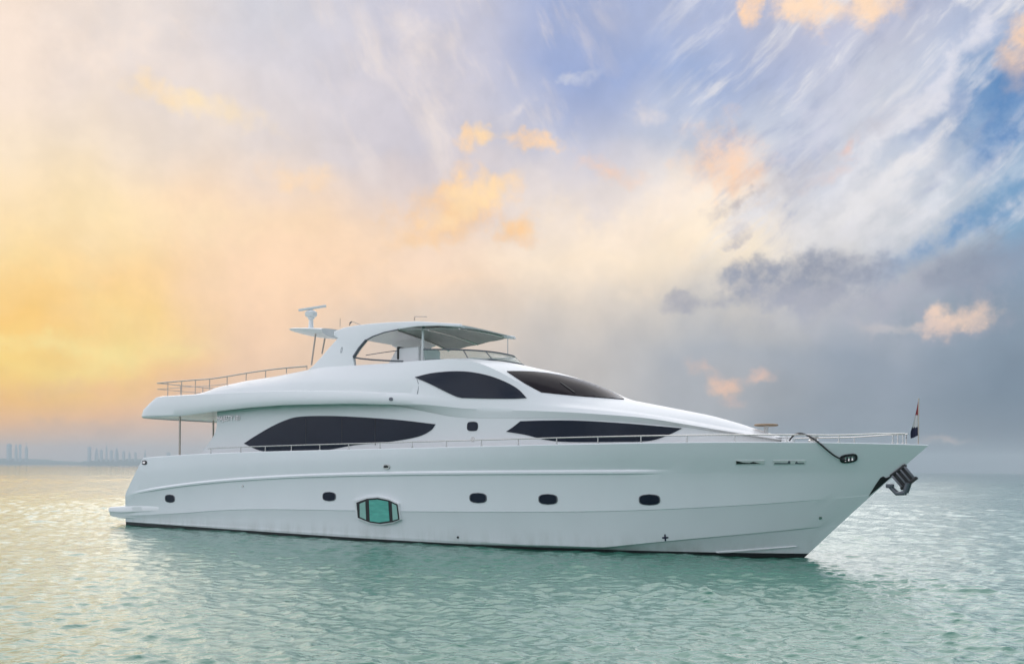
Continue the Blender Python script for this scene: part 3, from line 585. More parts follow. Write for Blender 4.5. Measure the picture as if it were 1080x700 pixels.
def bvh_of(*objs):
    vs, ps = [], []
    for o in objs:
        k = len(vs); vs += [v.co.copy() for v in o.data.vertices]; ps += [[i+k for i in p.vertices] for p in o.data.polygons]
    return BVHTree.FromPolygons(vs, ps)
BH, BS = bvh_of(hull), bvh_of(shell, house)
EV = Vector(EYE_L)
def hit(px, py, bvh):
    d = Vector(ray(px, py)).normalized(); loc, nor, idx, dist = bvh.ray_cast(EV, d)
    if loc is None: return None, None
    if nor.dot(d) > 0: nor = -nor
    return loc, nor
def on_plane(px, py, pl):
    d = Vector(ray(px, py)); t = (pl[0]-EV).dot(pl[1])/d.dot(pl[1]); return EV+d*t, pl[1]
def smooth_poly(pts, sharp=(), n=8):         # closed Catmull-Rom through the points, straight into the sharp ones
    out = []; k = len(pts)
    for i in range(k):
        p0, p1, p2, p3 = [np.array(pts[(i+j-1) % k], float) for j in range(4)]
        if i in sharp: p0 = 2*p1-p2
        if (i+1) % k in sharp: p3 = 2*p2-p1
        for j in range(n):
            t = j/n; out.append(tuple(.5*((2*p1)+(-p0+p2)*t+(2*p0-5*p1+4*p2-p3)*t*t+(-p0+3*p1-3*p2+p3)*t**3)))
    return out
def inside(p, poly):
    c = False; j = len(poly)-1
    for i in range(len(poly)):
        if (poly[i][1] > p[1]) != (poly[j][1] > p[1]) and p[0] < (poly[j][0]-poly[i][0])*(p[1]-poly[i][1])/(poly[j][1]-poly[i][1])+poly[i][0]: c = not c
        j = i
    return c
def pane(name, poly, mat, parent, bvh, off=0.012, step=5.0, depth=0.03, hole=None, nor=None, plane=None):
    """a plate that follows the body's surface, outline where the photo has it, with real thickness"""
    pts = [Vector(p) for p in poly]; k = len(pts); edges = [(i, (i+1) % k) for i in range(k)]
    xs = [p[0] for p in poly]; ys = [p[1] for p in poly]
    if hole: kk = len(pts); pts += [Vector(p) for p in hole]; edges += [(kk+i, kk+(i+1) % len(hole)) for i in range(len(hole))]
    y = min(ys)+step/3
    while y < max(ys):
        x = min(xs)+step/2
        while x < max(xs):
            if inside((x, y), poly) and not (hole and inside((x, y), hole)) and min((x-a)**2+(y-b)**2 for a, b in poly) > (step*.35)**2: pts.append(Vector((x, y)))
            x += step
        y += step*.7
    v2, e2, f2, _, _, _ = delaunay_2d_cdt(pts, edges, [], 1 if not hole else 2, 1e-4)
    top = []; bot = []; last = None
    for p in v2:
        l, nr = hit(p.x, p.y, bvh) if plane is None else on_plane(p.x, p.y, plane)
        if l is None: l, nr = (last if last else (Vector((0, 0, 0)), Vector((0, -1, 0))))
        if nor is not None: nr = nor
        last = (l, nr); top.append(l+nr*off); bot.append(l-nr*depth)
    faces = []
    for f in f2:
        c = sum((v2[i] for i in f), Vector((0, 0)))/len(f)
        if inside(c, poly) and not (hole and inside(c, hole)): faces.append(tuple(f))
    cnt = {}
    for f in faces:
        for i in range(len(f)): e = (f[i], f[(i+1) % len(f)]); cnt[e] = 1
    n0 = len(top); allf = list(faces)
    for (a, b) in cnt:
        if (b, a) not in cnt: allf.append((a, n0+a, n0+b, b))
    return mesh_obj(name, top+bot, allf, mat, parent, True, None, 40)
def label(o, s): o['label'] = s; return o

# windows
o = pane('window', smooth_poly([(257.5,467.5),(268,460.5),(285,450.5),(300,443.5),(315,439.4),(340,438.4),(370,439.2),(420,442.6),(459.5,447.2),(454,454),(440,460.5),(410,465.8),(375,469),(345,474.5),(320,478.6),(300,478.6),(275,475)], (0,8)), M['glass'], yacht, BS, .018, 4); label(o, 'large leaf-shaped dark saloon window')
for px in (323, 361, 396):                    # mullions showing through the saloon glass
    b = MB(); p, q = hit(px, 440.8, BS)[0], hit(px, 469.0, BS)[0]; n_o = Vector((0, -.014, 0)); b.tube([p+n_o, (p+q)/2+n_o, q+n_o], .013, 6); b.build('mullion', M['black'], o)
o = pane('window', smooth_poly([(534,455),(541,450.3),(549,444),(575,443.2),(610,443.4),(660,446.3),(719.5,451.4),(705,458.5),(685,464.6),(650,465.8),(600,465.8),(575,463.5),(555,458.5)], (0,2,6)), M['glass'], yacht, BS, .018, 4); label(o, 'long pointed dark window of the forward cabin')
o = pane('window', smooth_poly([(437.8,398),(455,393.8),(475,391.8),(495,392.2),(515,396),(532,402.2),(546,410),(555.5,419.6),(540,420.4),(515,420.2),(487,419.6),(478,416.8),(455,405.5)], (0,7,10)), M['glass'], yacht, BS, .032, 3); label(o, 'dark leaf-shaped side window of the wheelhouse')
o = pane('windshield', smooth_poly([(534.5,391.8),(555,392),(575,393.5),(597,397.2),(620,403),(640,410.8),(655,418.6),(658,421.2),(640,419.8),(605,417.2),(571,413.8),(553,404)], (0,7,10)), M['shieldglass'], yacht, BS, .03, 2.2)
b = MB(); q = [hit(x, y, BS) for x, y in ((591,404.5),(598,409.5),(606,415))]; b.tube([l+n_*.05 for l, n_ in q], .02, 6); b.build('wiper', M['black'], o)
sq_ = [(493.2,446.2),(495.5,444.8),(501,444.6),(503.6,446),(504.2,449.5),(503.4,453),(501,454.2),(495.5,454.2),(493,452.8),(492.7,449.5)]
o = pane('window', smooth_poly(sq_, (), 4), M['glass'], yacht, BS, .014, 2.5); label(o, 'small rounded square window')

# portholes: frame and dark pane set on the hull side
def porthole(px, py, w=.60, h=.31):
    l, nr = hit(px, py, BH); u = Vector((1, 0, 0)); u = (u-nr*u.dot(nr)).normalized(); v = nr.cross(u); v = v if v.z > 0 else -v
    def shape(s, d, e=0):
        pts = []
        for k in range(40):
            a = 2*math.pi*k/40; c_, s_ = math.cos(a), math.sin(a)
            x = math.copysign(abs(c_)**.32, c_)*w/2*s; y = math.copysign(abs(s_)**.6, s_)*h/2*s
            y *= .62+.40*math.cos(x/(w/2*s)*1.3)
            pts.append(l+u*x+v*y+nr*d)
        return pts
    b = MB(); a0, a1, a2, a3 = shape(1.14, -.03), shape(1.12, .016), shape(1.02, .018), shape(1.0, -.02); vs = a0+a1+a2+a3; fs = []
    for r_ in range(3):
        for k in range(40): fs.append((r_*40+k, r_*40+(k+1) % 40, (r_+1)*40+(k+1) % 40, (r_+1)*40+k))
    b.add(vs, fs); fr = b.build('porthole', M['darksteel'], yacht)
    g = MB(); ring = shape(1.02, .006); g.add(ring, [tuple(range(40))]); g.build('pane', M['glass'], fr)
for px, py in ((179.3,525.5),(347.3,523.3),(504.3,524.8),(578,526.2),(685,526.7)): porthole(px, py)

# the folding hull window amidships
outer = [(374.6,528),(388,524),(400,523),(412,525.6),(421.6,530.6),(424,547.6),(416,551),(404,552.8),(392,551.6),(378,546.4)]
dark = [(377.8,529.3),(389,525.3),(400,524.4),(412,527),(421,531.4),(423,547.2),(415.5,550),(403,551.7),(392,550.3),(379.3,545.3)]
h0, h1, h2_ = [hit(x, y, BH)[0] for x, y in ((376, 530), (424, 533), (400, 553))]; HN = (h1-h0).cross(h2_-h0).normalized(); HN = -HN if HN.y > 0 else HN; HN = ((h0+h1)/2*.5+h2_*.5, HN)
fr = pane('hull_window', outer, M['gelcoat'], yacht, BH, .085, 5, .05, None, None, HN); label(fr, 'large framed hull window with teal panes')
pane('window_frame', dark, M['black'], fr, BH, .105, 5, .0, None, None, HN)
pane('pane', [(381.4,530.6),(387.3,528.2),(388.2,547.4),(381.6,544.3)], M['paleteal'], fr, BH, .114, 4, .02, None, None, HN)
pane('pane', [(391.2,526.9),(400,526.2),(411.4,528.3),(412.8,548.6),(402,550.2),(392.2,548.8)], M['teal'], fr, BH, .114, 4, .02, None, None, HN)
pane('pane', [(415.4,530),(420,532.3),(421.8,546.6),(416.3,548.2)], M['paleteal'], fr, BH, .114, 4, .02, None, None, HN)

# --- radar arch and hardtop
bz = lambda q: 2.26-(q[2]-6.4)*0.27
def prism(name, poly, bfun, th, mat, sides=(1, -1)):
    P3 = [Vector(at(x, y, bfun)) for x, y in poly]; k = len(P3); V = []; F = []
    for s in sides:
        k0 = len(V); V += [(p.x, p.y*s, p.z) for p in P3]+[(p.x, (p.y+th)*s, p.z) for p in P3]
        F += [tuple(k0+i for i in range(k)), tuple(k0+k+i for i in range(k))]+[(k0+i, k0+(i+1) % k, k0+k+(i+1) % k, k0+k+i) for i in range(k)]
    me = mesh_obj(name, V, F, mat, yacht, False)
    bm = bmesh.new(); bm.from_mesh(me.data); bmesh.ops.bevel(bm, geom=[e for e in bm.edges if len(e.link_faces) == 2 and e.calc_face_angle(0) > .9], offset=.03, segments=3, profile=.5, affect='EDGES', clamp_overlap=True); bmesh.ops.triangulate(bm, faces=[f for f in bm.faces if len(f.verts) > 4]); bm.to_mesh(me.data); bm.free()
    me.data.polygons.foreach_set('use_smooth', [True]*len(me.data.polygons)); me.data.set_sharp_from_angle(angle=R(35)); return me
arch_top = [(352,349.5),(362,345.5),(375,343),(392,341),(412,339.6),(440,338.6),(485,341.3)]
arch_poly = [(322,392),(330,385.5),(338,377),(347,366.5),(356,356.5),(352,354)]+arch_top+[(486,344.4),(462,343.4),(440,344),(420,347),(405,350.2),(393,354.4),(386,358.4),(379,367),(372.3,377),(374,392)]
arch = prism('radar_arch', arch_poly, bz, .16, M['gelcoat'])
tops = [Vector(at(x, y+.8, bz)) for x, y in arch_top]; V = []; F = []; W = 14
for p in tops:
    for j in range(W+1): u = -1+2*j/W; V.append((p.x-.25*(1-u*u), u*-(p.y+.05), p.z+.09*(1-u*u)-.01))
    for j in range(W+1): u = 1-2*j/W; V.append((p.x-.25*(1-u*u), u*-(p.y+.05), p.z+.05*(1-u*u)-.10))
n = 2*(W+1)
for i in range(len(tops)-1):
    for j in range(n): F.append((i*n+j, i*n+(j+1) % n, (i+1)*n+(j+1) % n, (i+1)*n+j))
F += [tuple(range(n)), tuple((len(tops)-1)*n+j for j in range(n))]
mesh_obj('hardtop', V, F, M['gelcoat'], yacht, True, None, 40)
# dark frame round the arch opening
b = MB(); fp = [(386.2,358.6),(379,367),(372.8,376.6)]; b.tube([Vector(at(x, y, lambda q: bz(q)+.015)) for x, y in fp], .055, 8); b.tube([Vector(at(x, y, lambda q: bz(q)+.0)) for x, y in ((372.8,376.6),(380,378),(392,379.2),(408,380.2),(425,380.8))], .03, 8)
b.tube([Vector(at(x, y, lambda q: bz(q)+.01)) for x, y in ((386.2,358.6),(393,354.8),(405,350.6),(420,347.4))], .022, 8)
b.build('opening_frame', M['darkgrey'], yacht)
# aft mast platform with the radar
def lens():
    c = Vector(at(331, 350.3, 0.0)); V = []; F = []; nx, ny = 24, 20
    a = Vector(at(308.5, 348.2, 0.0)); e = Vector(at(356, 350, 0.0)); L = e.x-a.x
    for i in range(nx+1):
        t = i/nx; x = a.x+L*t; wd = .95*math.sin(min(1, (t*1.5))**.6*math.pi/2); up = .02+.07*t**.5; dn = .03+.26*math.sin(min(1, t*1.25)*math.pi/2)**1.0; z0 = a.z+(e.z-a.z)*t
        for j in range(ny):
            q = 2*math.pi*j/ny; V.append((x, wd*math.cos(q), z0+(up if math.sin(q) > 0 else dn)*math.copysign(abs(math.sin(q))**.8, math.sin(q))))
    for i in range(nx):
        for j in range(ny): F.append((i*ny+j, i*ny+(j+1) % ny, (i+1)*ny+(j+1) % ny, (i+1)*ny+j))
    F += [tuple(range(ny)), tuple(nx*ny+j for j in range(ny))]
    mesh_obj('mast_platform', V, F, M['gelcoat'], yacht, True, None, 60); return c
lens()
for a, b_, y in (((333.1,350.5), (328.4,385), -.75), ((343.6,351.5), (339.5,373), .75)):
    b = MB(); p = Vector(at(*a, -y)); q = Vector(at(*b_, -y)); b.tube([p, (p+q)/2, q], .035, 8); b.build('strut', M['bronze'], yacht)
rp = Vector(at(328, 346.5, 0.0)); rt = Vector(at(328, 334.5, 0.0)); Hm = rt.z-rp.z
b = MB(); b.lathe(rp, [(.16, -.02), (.11, .05), (.09, Hm*.8), (.14, Hm*.85), (.14, Hm)], 16); rm = b.build('radar_mast', M['gelcoat'], yacht)
b = MB(); b.lathe(rt, [(.17, 0), (.24, .06), (.25, .2), (.17, .27), (.08, .3), (.07, .36)], 20, sx=1.1); b.build('radar_pedestal', M['gelcoat'], rm)
p, q = Vector(at(314.8,327.2, .42)), Vector(at(344,322.6, -.42)); dq = (q-p).normalized(); c = (p+q)/2
b = MB(); rot = Matrix((dq, Vector((0, 0, 1)).cross(dq).normalized(), dq.cross(Vector((0, 0, 1)).cross(dq).normalized()))).transposed(); b.box(c, ((q-p).length, .12, .10), rot=rot, bev=.02); b.build('radar_scanner', M['gelcoat'], rm)
def wire(name, pts, r, mat, parent=yacht, bf=.0, n=6):
    b = MB(); b.tube([Vector(at(x, y, bf)) for x, y in pts], r, n); return b.build(name, mat, parent)
wire('antenna', [(380,342.5),(374,339.8),(370,339.2),(368.5,341)], .018, M['bronze']); wire('antenna', [(368.5,343),(369.2,341),(371,339)], .025, M['darkgrey'])
wire('light_bracket', [(437,338),(437.5,333.9),(450,333.9)], .02, M['bronze'], bf=.6); wire('horn', [(358.6,345),(358.7,340),(358.8,335.8)], .012, M['bronze'])
# awning over the fly bridge
SA, SF, PF, PA = [Vector(at(x, y, b_)) for x, y, b_ in ((418,347,1.72), (485.5,344.6,1.70), (537.5,354.6,-1.60), (420,372,-1.6))]
print('awning', SA, SF, PF, PA)
PA.z = SA.z-.42; PA.x = SA.x
V = []; F = []; n = 16
for s in (0, -.035):
    for i in range(n+1):
        for j in range(n+1):
            u, w = i/n, j/n; p = (SA*(1-u)+SF*u)*(1-w)+(PA*(1-u)+PF*u)*w; V.append((p.x, p.y, p.z+s+.05*4*w*(1-w)-.03*abs(math.sin(u*math.pi*3))))
m1 = (n+1)**2
for i in range(n):
    for j in range(n): a = i*(n+1)+j; F += [(a, a+1, a+n+2, a+n+1), (m1+a, m1+a+n+1, m1+a+n+2, m1+a+1)]
for i in range(n):
    for a, b_ in ((i, i+1), (n*(n+1)+i, n*(n+1)+i+1), (i*(n+1), (i+1)*(n+1)), (i*(n+1)+n, (i+1)*(n+1)+n)): F.append((a, b_, m1+b_, m1+a))
aw = mesh_obj('awning', V, F, M['canvas'], yacht, True, None, 50)
for u in (.02, .5, .98):
    b = MB(); pts = [(SA*(1-u)+SF*u)*(1-w)+(PA*(1-u)+PF*u)*w+Vector((0, 0, .05*4*w*(1-w)-.07)) for w in np.linspace(.01, .99, 9)]; b.tube(pts, .025, 6); b.build('awning_bow', M['steel'], aw)
wire('support_post', [(446.2,343),(446,361),(445.6,380)], .05, M['gelcoat'], bf=1.5); wire('support_post', [(535.5,356),(535.5,368),(535.3,380)], .018, M['steel'], bf=-1.4)
# console and seat block on the fly bridge
cb = [Vector(at(x, y, 1.0)) for x, y in ((423,366),(445,366),(445,382))]
b = MB(); b.box(((cb[0].x+cb[1].x)/2, -.5, (cb[0].z+cb[2].z)/2-.25), (cb[1].x-cb[0].x, 1.4, cb[0].z-cb[2].z+.4), bev=.08); con = b.build('console', M['gelcoat'], yacht)
b = MB(); b.box((cb[0].x+.02, -.5, cb[0].z-.25), (.1, 1.45, .5), bev=.03); b.build('console_panel', M['black'], con)
b = MB(); b.box((12.4, -1.0, 6.2), (1.7, .8, .7), bev=.1); b.box((11.6, -1.0, 6.6), (.25, .8, .5), bev=.08); b.build('seat', M['gelcoat'], yacht)
wire('inner_rail', [(386,374.5),(405,371.5),(424,369)], .018, M['darkgrey'], bf=-1.2)
# wind screen of the fly bridge
def windscreen():
    lower = []; upper = []
    for k in range(41):
        a = -math.pi/2+math.pi*k/40; s = math.copysign(abs(math.sin(a))**.7, math.sin(a)); c = max(0, math.cos(a))**.8
        x = 16.0+2.75*c; y = 1.85*s; zb = 6.66-.05*c; hgt = .42-.08*c
        lower.append(Vector((x+.15, y, zb))); upper.append(Vector((x-.25*c, y*.94, zb+hgt)))
    V = lower+upper; V += [p+Vector((-.02, 0, 0)) for p in V]; F = []
    for k in range(40): F += [(k, k+1, 42+k, 41+k), (82+k, 82+41+k, 82+42+k, 83+k), (41+k, 42+k, 124+k, 123+k), (k, 82+k, 83+k, k+1)]
    ws = mesh_obj('wind_screen', V, F, M['screen'], yacht, True, None, 50)
    b = MB(); b.tube(upper, .028, 8); b.build('top_frame', M['darkgrey'], ws)
    b = MB(); b.tube(lower, .022, 8); b.build('base_frame', M['darkgrey'], ws)
    for k in (8, 14, 26, 32): b = MB(); b.tube([lower[k], (lower[k]+upper[k])/2, upper[k]], .018, 6); b.build('post', M['darkgrey'], ws)
windscreen()

# --- rails
def rail_run(name, f, z, x0, x1, h, sx, side, r=.020, mids=(), inset_=.07, mat='steel', hend=None, nose_close=False):
    xs = np.linspace(x0, x1, 70); hh = lambda x: h if hend is None else h+(hend-h)*sstep(x, x1-2, x1)
    pt = lambda x, k: Vector((x, side*-max(float(f(x))-inset_, 0.02), float(z(x))+k*hh(x)))
    b = MB(); b.tube([pt(x, 1) for x in xs], r, 8)
    for k in mids: b.tube([pt(x, k) for x in xs], r*.7, 6)
    o = b.build(name, M[mat], yacht)
    for x in sx: q = MB(); q.tube([pt(x, 0), pt(x, .5), pt(x, 1)], r*.85, 8); q.lathe(pt(x, 0), [(r*2, -.005), (r*2, .02), (r, .03)], 10); q.build('stanchion', M[mat], o)
    return o
fs_, zs_ = L_sheer[0], lambda x: L_sheer[1](x)+.025
fx = lambda px, py, f: at(px, py, lambda q: float(f(q[0])))[0]
st_pos = [fx(x, 468, fs_) for x in (221,252.5,278.5,306,336,366.5,399.5,433.5,469.5,506.5,545.5,586,629.5,675,723.5,774,829,884,941)]
rail_run('railing', fs_, zs_, st_pos[0]-.2, 32.55, .21, st_pos+[32.5], 1, hend=.30)
rail_run('railing', fs_, zs_, 22.0, 32.55, .21, [x for x in st_pos if x > 23]+[32.5], -1, hend=.30)
# upper deck rail
ux = [at(x, 410, 2.5)[0] for x in (177,191.5,206,221,239.5,259.5,280,302,323.5)]
zu = trace([(166,404),(180,402.6),(191,401.8),(206,400.5),(221,399.7),(240,396.8),(260,393.3),(280,390.3),(302,387.8),(325,386)], 2.5, .3)
zdeck_u = lambda x: np.maximum(zB(x)+.05, np.where(np.asarray(x) > XE0+.3, zEr(x)-.03, zB(x)+.05))
x_ua = at(166, 404, 2.5)[0]
for side in (1, -1):
    b = MB(); xs = np.linspace(x_ua, ux[-1], 40); b.tube([(x, -2.5*side, float(zu(x))) for x in xs], .030, 8)
    xs = np.linspace(x_ua, ux[4], 16); b.tube([(x, -2.5*side, .45*float(zdeck_u(x_ua))+.55*float(zu(x))) for x in xs], .015, 6)
    o = b.build('upper_railing', M['bronze'], yacht)
    for x in ux:
        z0, z1 = float(zdeck_u(x)), float(zu(x))
        if z1-z0 < .05: z0 = z1-.12
        q = MB(); q.tube([(x, -2.5*side, z0), (x, -2.5*side, (z0+z1)/2), (x, -2.5*side, z1)], .018, 8); q.build('stanchion', M['bronze'], o)
b = MB(); z1 = float(zu(x_ua)); z0 = float(zB(x_ua))+.05
b.tube([(x_ua, y, z1) for y in np.linspace(-2.5, 2.5, 9)], .022, 8); b.tube([(x_ua, y, .45*z0+.55*z1) for y in np.linspace(-2.5, 2.5, 9)], .015, 6); o = b.build('aft_railing', M['bronze'], yacht)
for y in (-1.25, 0, 1.25): q = MB(); q.tube([(x_ua, y, z0), (x_ua, y, (z0+z1)/2), (x_ua, y, z1)], .018, 8); q.build('stanchion', M['bronze'], o)
# posts under the overhang
for p, y in ((at(189.6,459,2.8), -2.8), (at(225,454,-.85), .85)):
    b = MB(); z1 = float(zA(p[0]))+.03; b.tube([(p[0], y, 2.35), (p[0], y, 3.5), (p[0], y, z1)], .045, 10); b.build('deck_post', M['bronze'], yacht)

# --- fittings
def plate(name, px, py, w, h, bvh, mat, th=.03, rnd=.5, parent=yacht, hole=0.0, d=0.0):
    l, nr = hit(px, py, bvh); u = (Vector((1, 0, 0))-nr*nr.x).normalized(); v = nr.cross(u); v = v if v.z > 0 else -v; n = 28; ring = []
    for s, dd in ((1, -.02), (1, th), (1-hole if hole else .9, th)):
        for k in range(n): a = 2*math.pi*k/n; c_, s_ = math.cos(a), math.sin(a); ring.append(l+u*math.copysign(abs(c_)**rnd, c_)*w/2*s+v*math.copysign(abs(s_)**rnd, s_)*h/2*s+nr*(dd+d))
    fs = [(r_*n+k, r_*n+(k+1) % n, (r_+1)*n+(k+1) % n, (r_+1)*n+k) for r_ in range(2) for k in range(n)]
    if not hole: fs.append(tuple(2*n+k for k in range(n)))
    return mesh_obj(name, ring, fs, mat, parent, True, None, 40), l, nr, u, v
fl, l, nr, u, v = plate('fairlead', 895, 483, .50, .27, BH, M['black'], .035, .7); label(fl, 'black oval fairlead with chrome rollers')
plate('fairlead_opening', 895, 483, .36, .15, BH, M['darkgrey'], .042, .7, fl)
for k in (-1, 0, 1): b = MB(); b.lathe((0, 0, 0), [(.045, -.06), (.03, -.03), (.03, .03), (.045, .06)], 12); o = b.build('roller', M['steel'], fl); o.location = l+u*k*.1+nr*.05
fl, l, nr, u, v = plate('fairlead', 408, 492, .30, .17, BH, M['steel'], .03, .8); plate('fairlead_opening', 407.6, 491.8, .2, .09, BH, M['black'], .04, .8, fl)
fl, l, nr, u, v = plate('fairlead', 152.6, 487.6, .34, .19, BH, M['black'], .03, .8); plate('fairlead_opening', 152.6, 487.6, .2, .1, BH, M['steel'], .045, .8, fl)
for k, (x0, x1) in enumerate(((775.5,806),(815.5,849.5))):
    y0, y1 = 485.1, 489.4
    o = pane('chrome_vent', [(x0,y0),(x1,y0),(x1-.4,y1-.4),(x0+.4,y1)], M['chrome'], yacht, BH, .02, 4)
    if k == 0: pane('vent_slot', [(x0+.9,y0+.6),(x0+3.6,y0+.9),(x0+8,y0+2.1),(x0+15,y0+2.5),(x0+19,y0+1.3),(x0+22,y0+2.2),(x0+27,y1-1),(x0+1,y1-.5)], M['black'], o, BH, .026, 3, -.02)
    else: pane('vent_slot', [(x0+1.2,y0+2.4),(x0+15,y0+2.6),(x0+16,y0+.4),(x0+18,y0+.6),(x0+18,y1-.7),(x0+1.2,y1-.7)], M['darkgrey'], o, BH, .026, 3, -.02); pane('vent_slot', [(x0+23,y0+2.6),(x0+24.6,y0+.8),(x0+26,y0+2.5),(x1-1.5,y0+2.5),(x1-1.5,y1-.9),(x0+23,y1-.8)], M['darkgrey'], o, BH, .026, 3, -.02)
for px, py, w in ((256,512.4,.09),(483,566.3,.08),(865.2,545.8,.09)): plate('drain_outlet', px, py, w, w, BH, M['black'] if px == 483 else M['steel'], .02, 1.0)
tm, l, nr, u, v = plate('thruster_mark', 701.6, 566.6, .05, .22, BH, M['flagblue'], .012, .4); plate('thruster_mark_bar', 701.6, 566.6, .2, .05, BH, M['flagblue'], .015, .4, tm)
plate('emblem', 498.6, 463, .17, .17, BS, M['steel'], .012, 1.0, hole=.28); plate('emblem', 498.6, 463, .08, .08, BS, M['steel'], .012, 1.0)
plate('emblem', 360.3, 369, .10, .26, bvh_of(arch), M['palegrey'], .012, 1.0, hole=.45); plate('side_light', 412.5, 420.8, .16, .12, BS, M['darkgrey'], .03, .8)
pane('spray_rail', [(755,581.7),(765,580.8),(800,578.2),(840,575.3),(840,576),(800,579.6),(770,582),(757,582.4)], M['gelcoat'], yacht, BH, .03, 3)
# anchor pocket plate on the stem
pane('anchor_plate', [(916.0,523.0),(923,511.5),(928.5,503.5),(931.5,502),(934.5,503.6),(938,502.4),(952,490.0),(953.2,490.4),(938.4,503.9),(927,513.9)], M['black'], yacht, BH, .012, 2)
# name on the deckhouse quarter
cu = bpy.data.curves.new('lettering', 'FONT'); cu.body = 'MAJESTY 101'; cu.size = .34; cu.extrude = .008; cu.align_x = 'LEFT'
to = bpy.data.objects.new('lettering_source', cu); COL.objects.link(to); dg = bpy.context.evaluated_depsgraph_get(); me = bpy.data.meshes.new_from_object(to.evaluated_get(dg)); bpy.data.objects.remove(to)
xl = max(v.co.x for v in me.vertices); hb = lambda q: float(b_house(q[0])); p = Vector(at(228.5, 443.5, hb)); q = Vector(at(252.5, 442.5, hb)); sc_ = (q-p).length/xl
for v in me.vertices:
    x = p.x+(q.x-p.x)*v.co.x/xl; v.co = Vector((x, -float(b_house(x))-.006+v.co.z*-.5+.01, p.z-.02+(q.z-p.z)*v.co.x/xl+v.co.y*.9))
lt = bpy.data.objects.new('lettering', None); COL.objects.link(lt); lt.parent = yacht
bm = bmesh.new(); bm.from_mesh(me); left = set(bm.verts)
bmesh.ops.remove_doubles(bm, verts=bm.verts, dist=1e-4); left = set(bm.verts)
while left:                                  # one mesh per letter
    st_ = [left.pop()]; isl = list(st_)
    while st_:
        for e in st_.pop().link_edges:
            for w_ in e.verts:
                if w_ in left: left.discard(w_); st_.append(w_); isl.append(w_)
    ix = {w_: i for i, w_ in enumerate(isl)}; fcs = {f for w_ in isl for f in w_.link_faces}
    if fcs: mesh_obj('letter', [w_.co[:] for w_ in isl], [[ix[w_] for w_ in f.verts] for f in fcs], M['steel'], lt, False)
bm.free(); bpy.data.meshes.remove(me)
# foredeck: table, locker, fold lines
tp = Vector(at(808, 447.6, 0.0)); b = MB(); b.lathe(tp, [(.10, -.55), (.07, -.45), (.07, -.06), (.12, -.04)], 14); tb = b.build('deck_table', M['gelcoat'], yacht); b = MB(); b.lathe(tp, [(.30, -.05), (.34, -.03), (.34, .0), (.30, .02)], 24, sx=1.1, sy=1.1); b.build('tabletop', M['teak'], tb)
lp = Vector(at(828, 463, .35)); b = MB(); b.box(lp+Vector((.1, 0, -.08)), (.36, .3, .26), bev=.04); b.box(lp+Vector((0, 0, .06)), (.5, .36, .05), bev=.015); b.build('deck_locker', M['gelcoat'], yacht)
b = MB(); wp = Vector(at(858, 464.5, .2)); b.lathe(wp, [(.16, -.2), (.16, 0), (.1, .05), (.15, .1), (.15, .13)], 18); b.build('windlass', M['steel'], yacht)
for pts in (((752,442),(775,446),(800,451)), ((770,445.5),(792,450.2),(806,453.4))):
    b = MB(); q = [hit(x, y, BS) for x, y in pts]
    if all(a[0] is not None for a in q): b.tube([a[0] for a in q], .014, 6); b.build('grab_line', M['bronze'], yacht)
q = [hit(x, y, BS) for x, y in ((439.6,399.5),(441.2,404),(441.3,409),(440,415.5))]; b = MB(); b.tube([a[0]-a[1]*.008 for a in q], .014, 6); b.build('panel_seam', M['darkgrey'], yacht)

# ------------------------------------------------------------------ things of their own at the bow
def to_world(p): return TOW @ Vector(p)
def world_root(name, loc_l, label_, cat):
    r_ = bpy.data.objects.new(name, None); COL.objects.link(r_); r_.location = to_world(loc_l); r_.rotation_euler = (0, 0, -THETA); tag(r_, label_, cat); return r_
# flag on its staff
fb = Vector(at(968.6, 467.5, 0.0)); ft = Vector(at(967.6, 421.5, 0.0)); hgt = ft.z-fb.z
fr_ = world_root('bow_flag', fb, 'furled red, white and dark blue flag on a short staff at the bow tip', 'flag')
b = MB(); b.tube([(0, 0, -.02), (0, 0, hgt*.5), (0.0, 0, hgt)], .016, 8); b.lathe((0, 0, hgt), [(.02, 0), (.028, .02), (.01, .04)], 10); b.build('flagstaff', M['bronze'], fr_)
V = []; F = []; MI = []; nh, nc = 26, 12
for i in range(nh+1):
    t = i/nh; z = hgt*(.97-.78*t); wd = .03+.26*t**1.1*(1-.25*max(0, t-.8)/.2)
    for j in range(nc+1):
        s = j/nc; V.append((.012-wd*s*(.95), .05*math.sin(s*9+t*2)*(s**.5)*t, z-.05*s*math.sin(t*3)-.09*s*t))
for i in range(nh):
    for j in range(nc):
        a = i*(nc+1)+j; F.append((a, a+1, a+nc+2, a+nc+1)); tt = (i+.5)/nh+.10*(j/nc); MI.append(0 if tt < .42 else 1 if tt < .76 else 2)
V2 = [(x, y-.008, z) for x, y, z in V]; k = len(V)
bd = [(i*(nc+1)+nc, (i+1)*(nc+1)+nc) for i in range(nh)]+[(nh*(nc+1)+j, nh*(nc+1)+j+1) for j in range(nc)]
mesh_obj('flag', V+V2, F+[tuple(k+i for i in f[::-1]) for f in F]+[(a, b_, k+b_, k+a) for a, b_ in bd], [M['red'], M['flagwhite'], M['flagblue']], fr_, True, MI+MI+[2]*len(bd), 60)
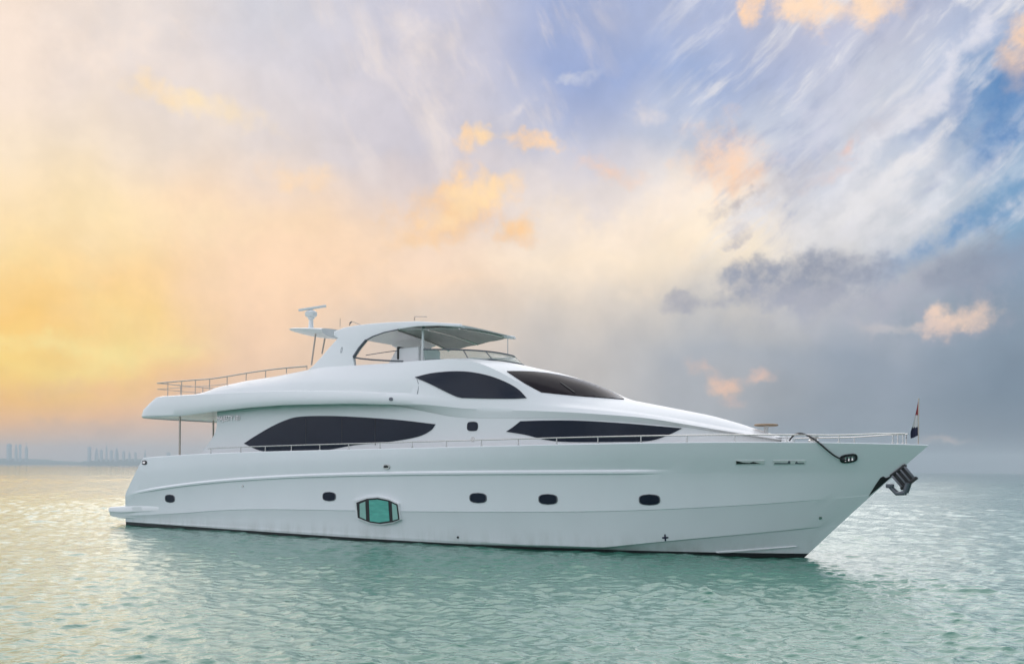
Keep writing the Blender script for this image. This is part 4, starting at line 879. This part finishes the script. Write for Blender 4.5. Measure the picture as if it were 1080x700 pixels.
# black line from the deck to the fairlead
pts = [(832.5,464.5),(835.5,460.5),(839,457.8),(843.5,456.8),(849,458),(857,462),(865,467.5),(873,474.2),(881,479.8),(889.5,483.6),(894,484)]
q3 = []
for i, (x, y) in enumerate(pts):
    if y > 467: l, nr = hit(x, y, BH); q3.append(l+nr*(.05+.05*math.sin((i-6)/4*math.pi) if i < 10 else .06) if l else None)
    else: xx = fx(x, 467, fs_); p = at(x, y, float(fs_(xx))-(.55 if i < 2 else .3 if i == 2 else .08 if i < 5 else .0)+(.06 if i > 5 else 0)); q3.append(Vector(p))
ml = world_root('mooring_line', q3[0], 'black mooring line looping over the bow rail down to the fairlead', 'rope')
q3 = [p-q3[0] for p in q3 if p is not None]; dense = []
for i in range(len(q3)-1):
    p0, p1, p2, p3 = q3[max(i-1, 0)], q3[i], q3[i+1], q3[min(i+2, len(q3)-1)]
    for j in range(5): t = j/5; dense.append(.5*((2*p1)+(p2-p0)*t+(2*p0-5*p1+4*p2-p3)*t*t+(3*p1-p0-3*p2+p3)*t**3))
b = MB(); b.tube(dense+[q3[-1]], .026, 8); b.build('rope', M['black'], ml)
# anchor hanging at the stem
A0 = Vector(at(947.5, 497, 0.0)); sx_ = Vector((math.cos(R(-38)), 0, math.sin(R(-38))))
an = world_root('anchor', A0, 'dark steel anchor hanging in its roller under the bow', 'anchor')
dn = (Vector(at(951.5, 513, 0.0))-Vector(at(941, 500.5, 0.0))); Ld = dn.length; dn.normalize(); sd = Vector((dn.z*-1, 0, dn.x)); sd = sd if sd.x > 0 else -sd
o0 = Vector(at(941.5, 501.5, 0.0))-A0
b = MB(); rot = Matrix((dn, Vector((0, 1, 0)), dn.cross(Vector((0, 1, 0))))).transposed()
for k, r_ in ((0.0, .035), (.15, .028), (.29, .028), (.43, .035)):
    p = o0+sd*k+Vector((0, -.04, 0)); b.box(p+dn*Ld*.48, (Ld*1.05, .12, r_*1.7), rot=rot, bev=.01)
b.build('shank', M['darksteel'], an)
b = MB(); b.box(o0+sd*.21+dn*Ld*.48, (Ld*.95, .05, .46), rot=rot); b.box(o0+sd*.22+dn*(Ld*1.02), (.09, .22, .56), rot=rot, bev=.02); b.box(o0+sd*.22-dn*.02, (.08, .2, .54), rot=rot, bev=.02); b.build('crown', M['black'], an)
for y in (-.17, .17):
    p0, p1, p2, p3 = [Vector(at(x, yy, 0.0))-A0+Vector((0, y, 0)) for x, yy in ((958.5,509),(955,519.5),(946.5,520.3),(938,512.2))]
    b = MB(); b.tube([p0, p0*.5+p1*.5, p1], .06, 8); b.tube([p1, p2, p2*.5+p3*.5, p3], .07, 8, r2=.03); q = (p2+p3)/2; b.box(p3+Vector((.02, 0, 0)), (.16, .16, .12), bev=.03); b.build('fluke', M['darkgrey'], an)
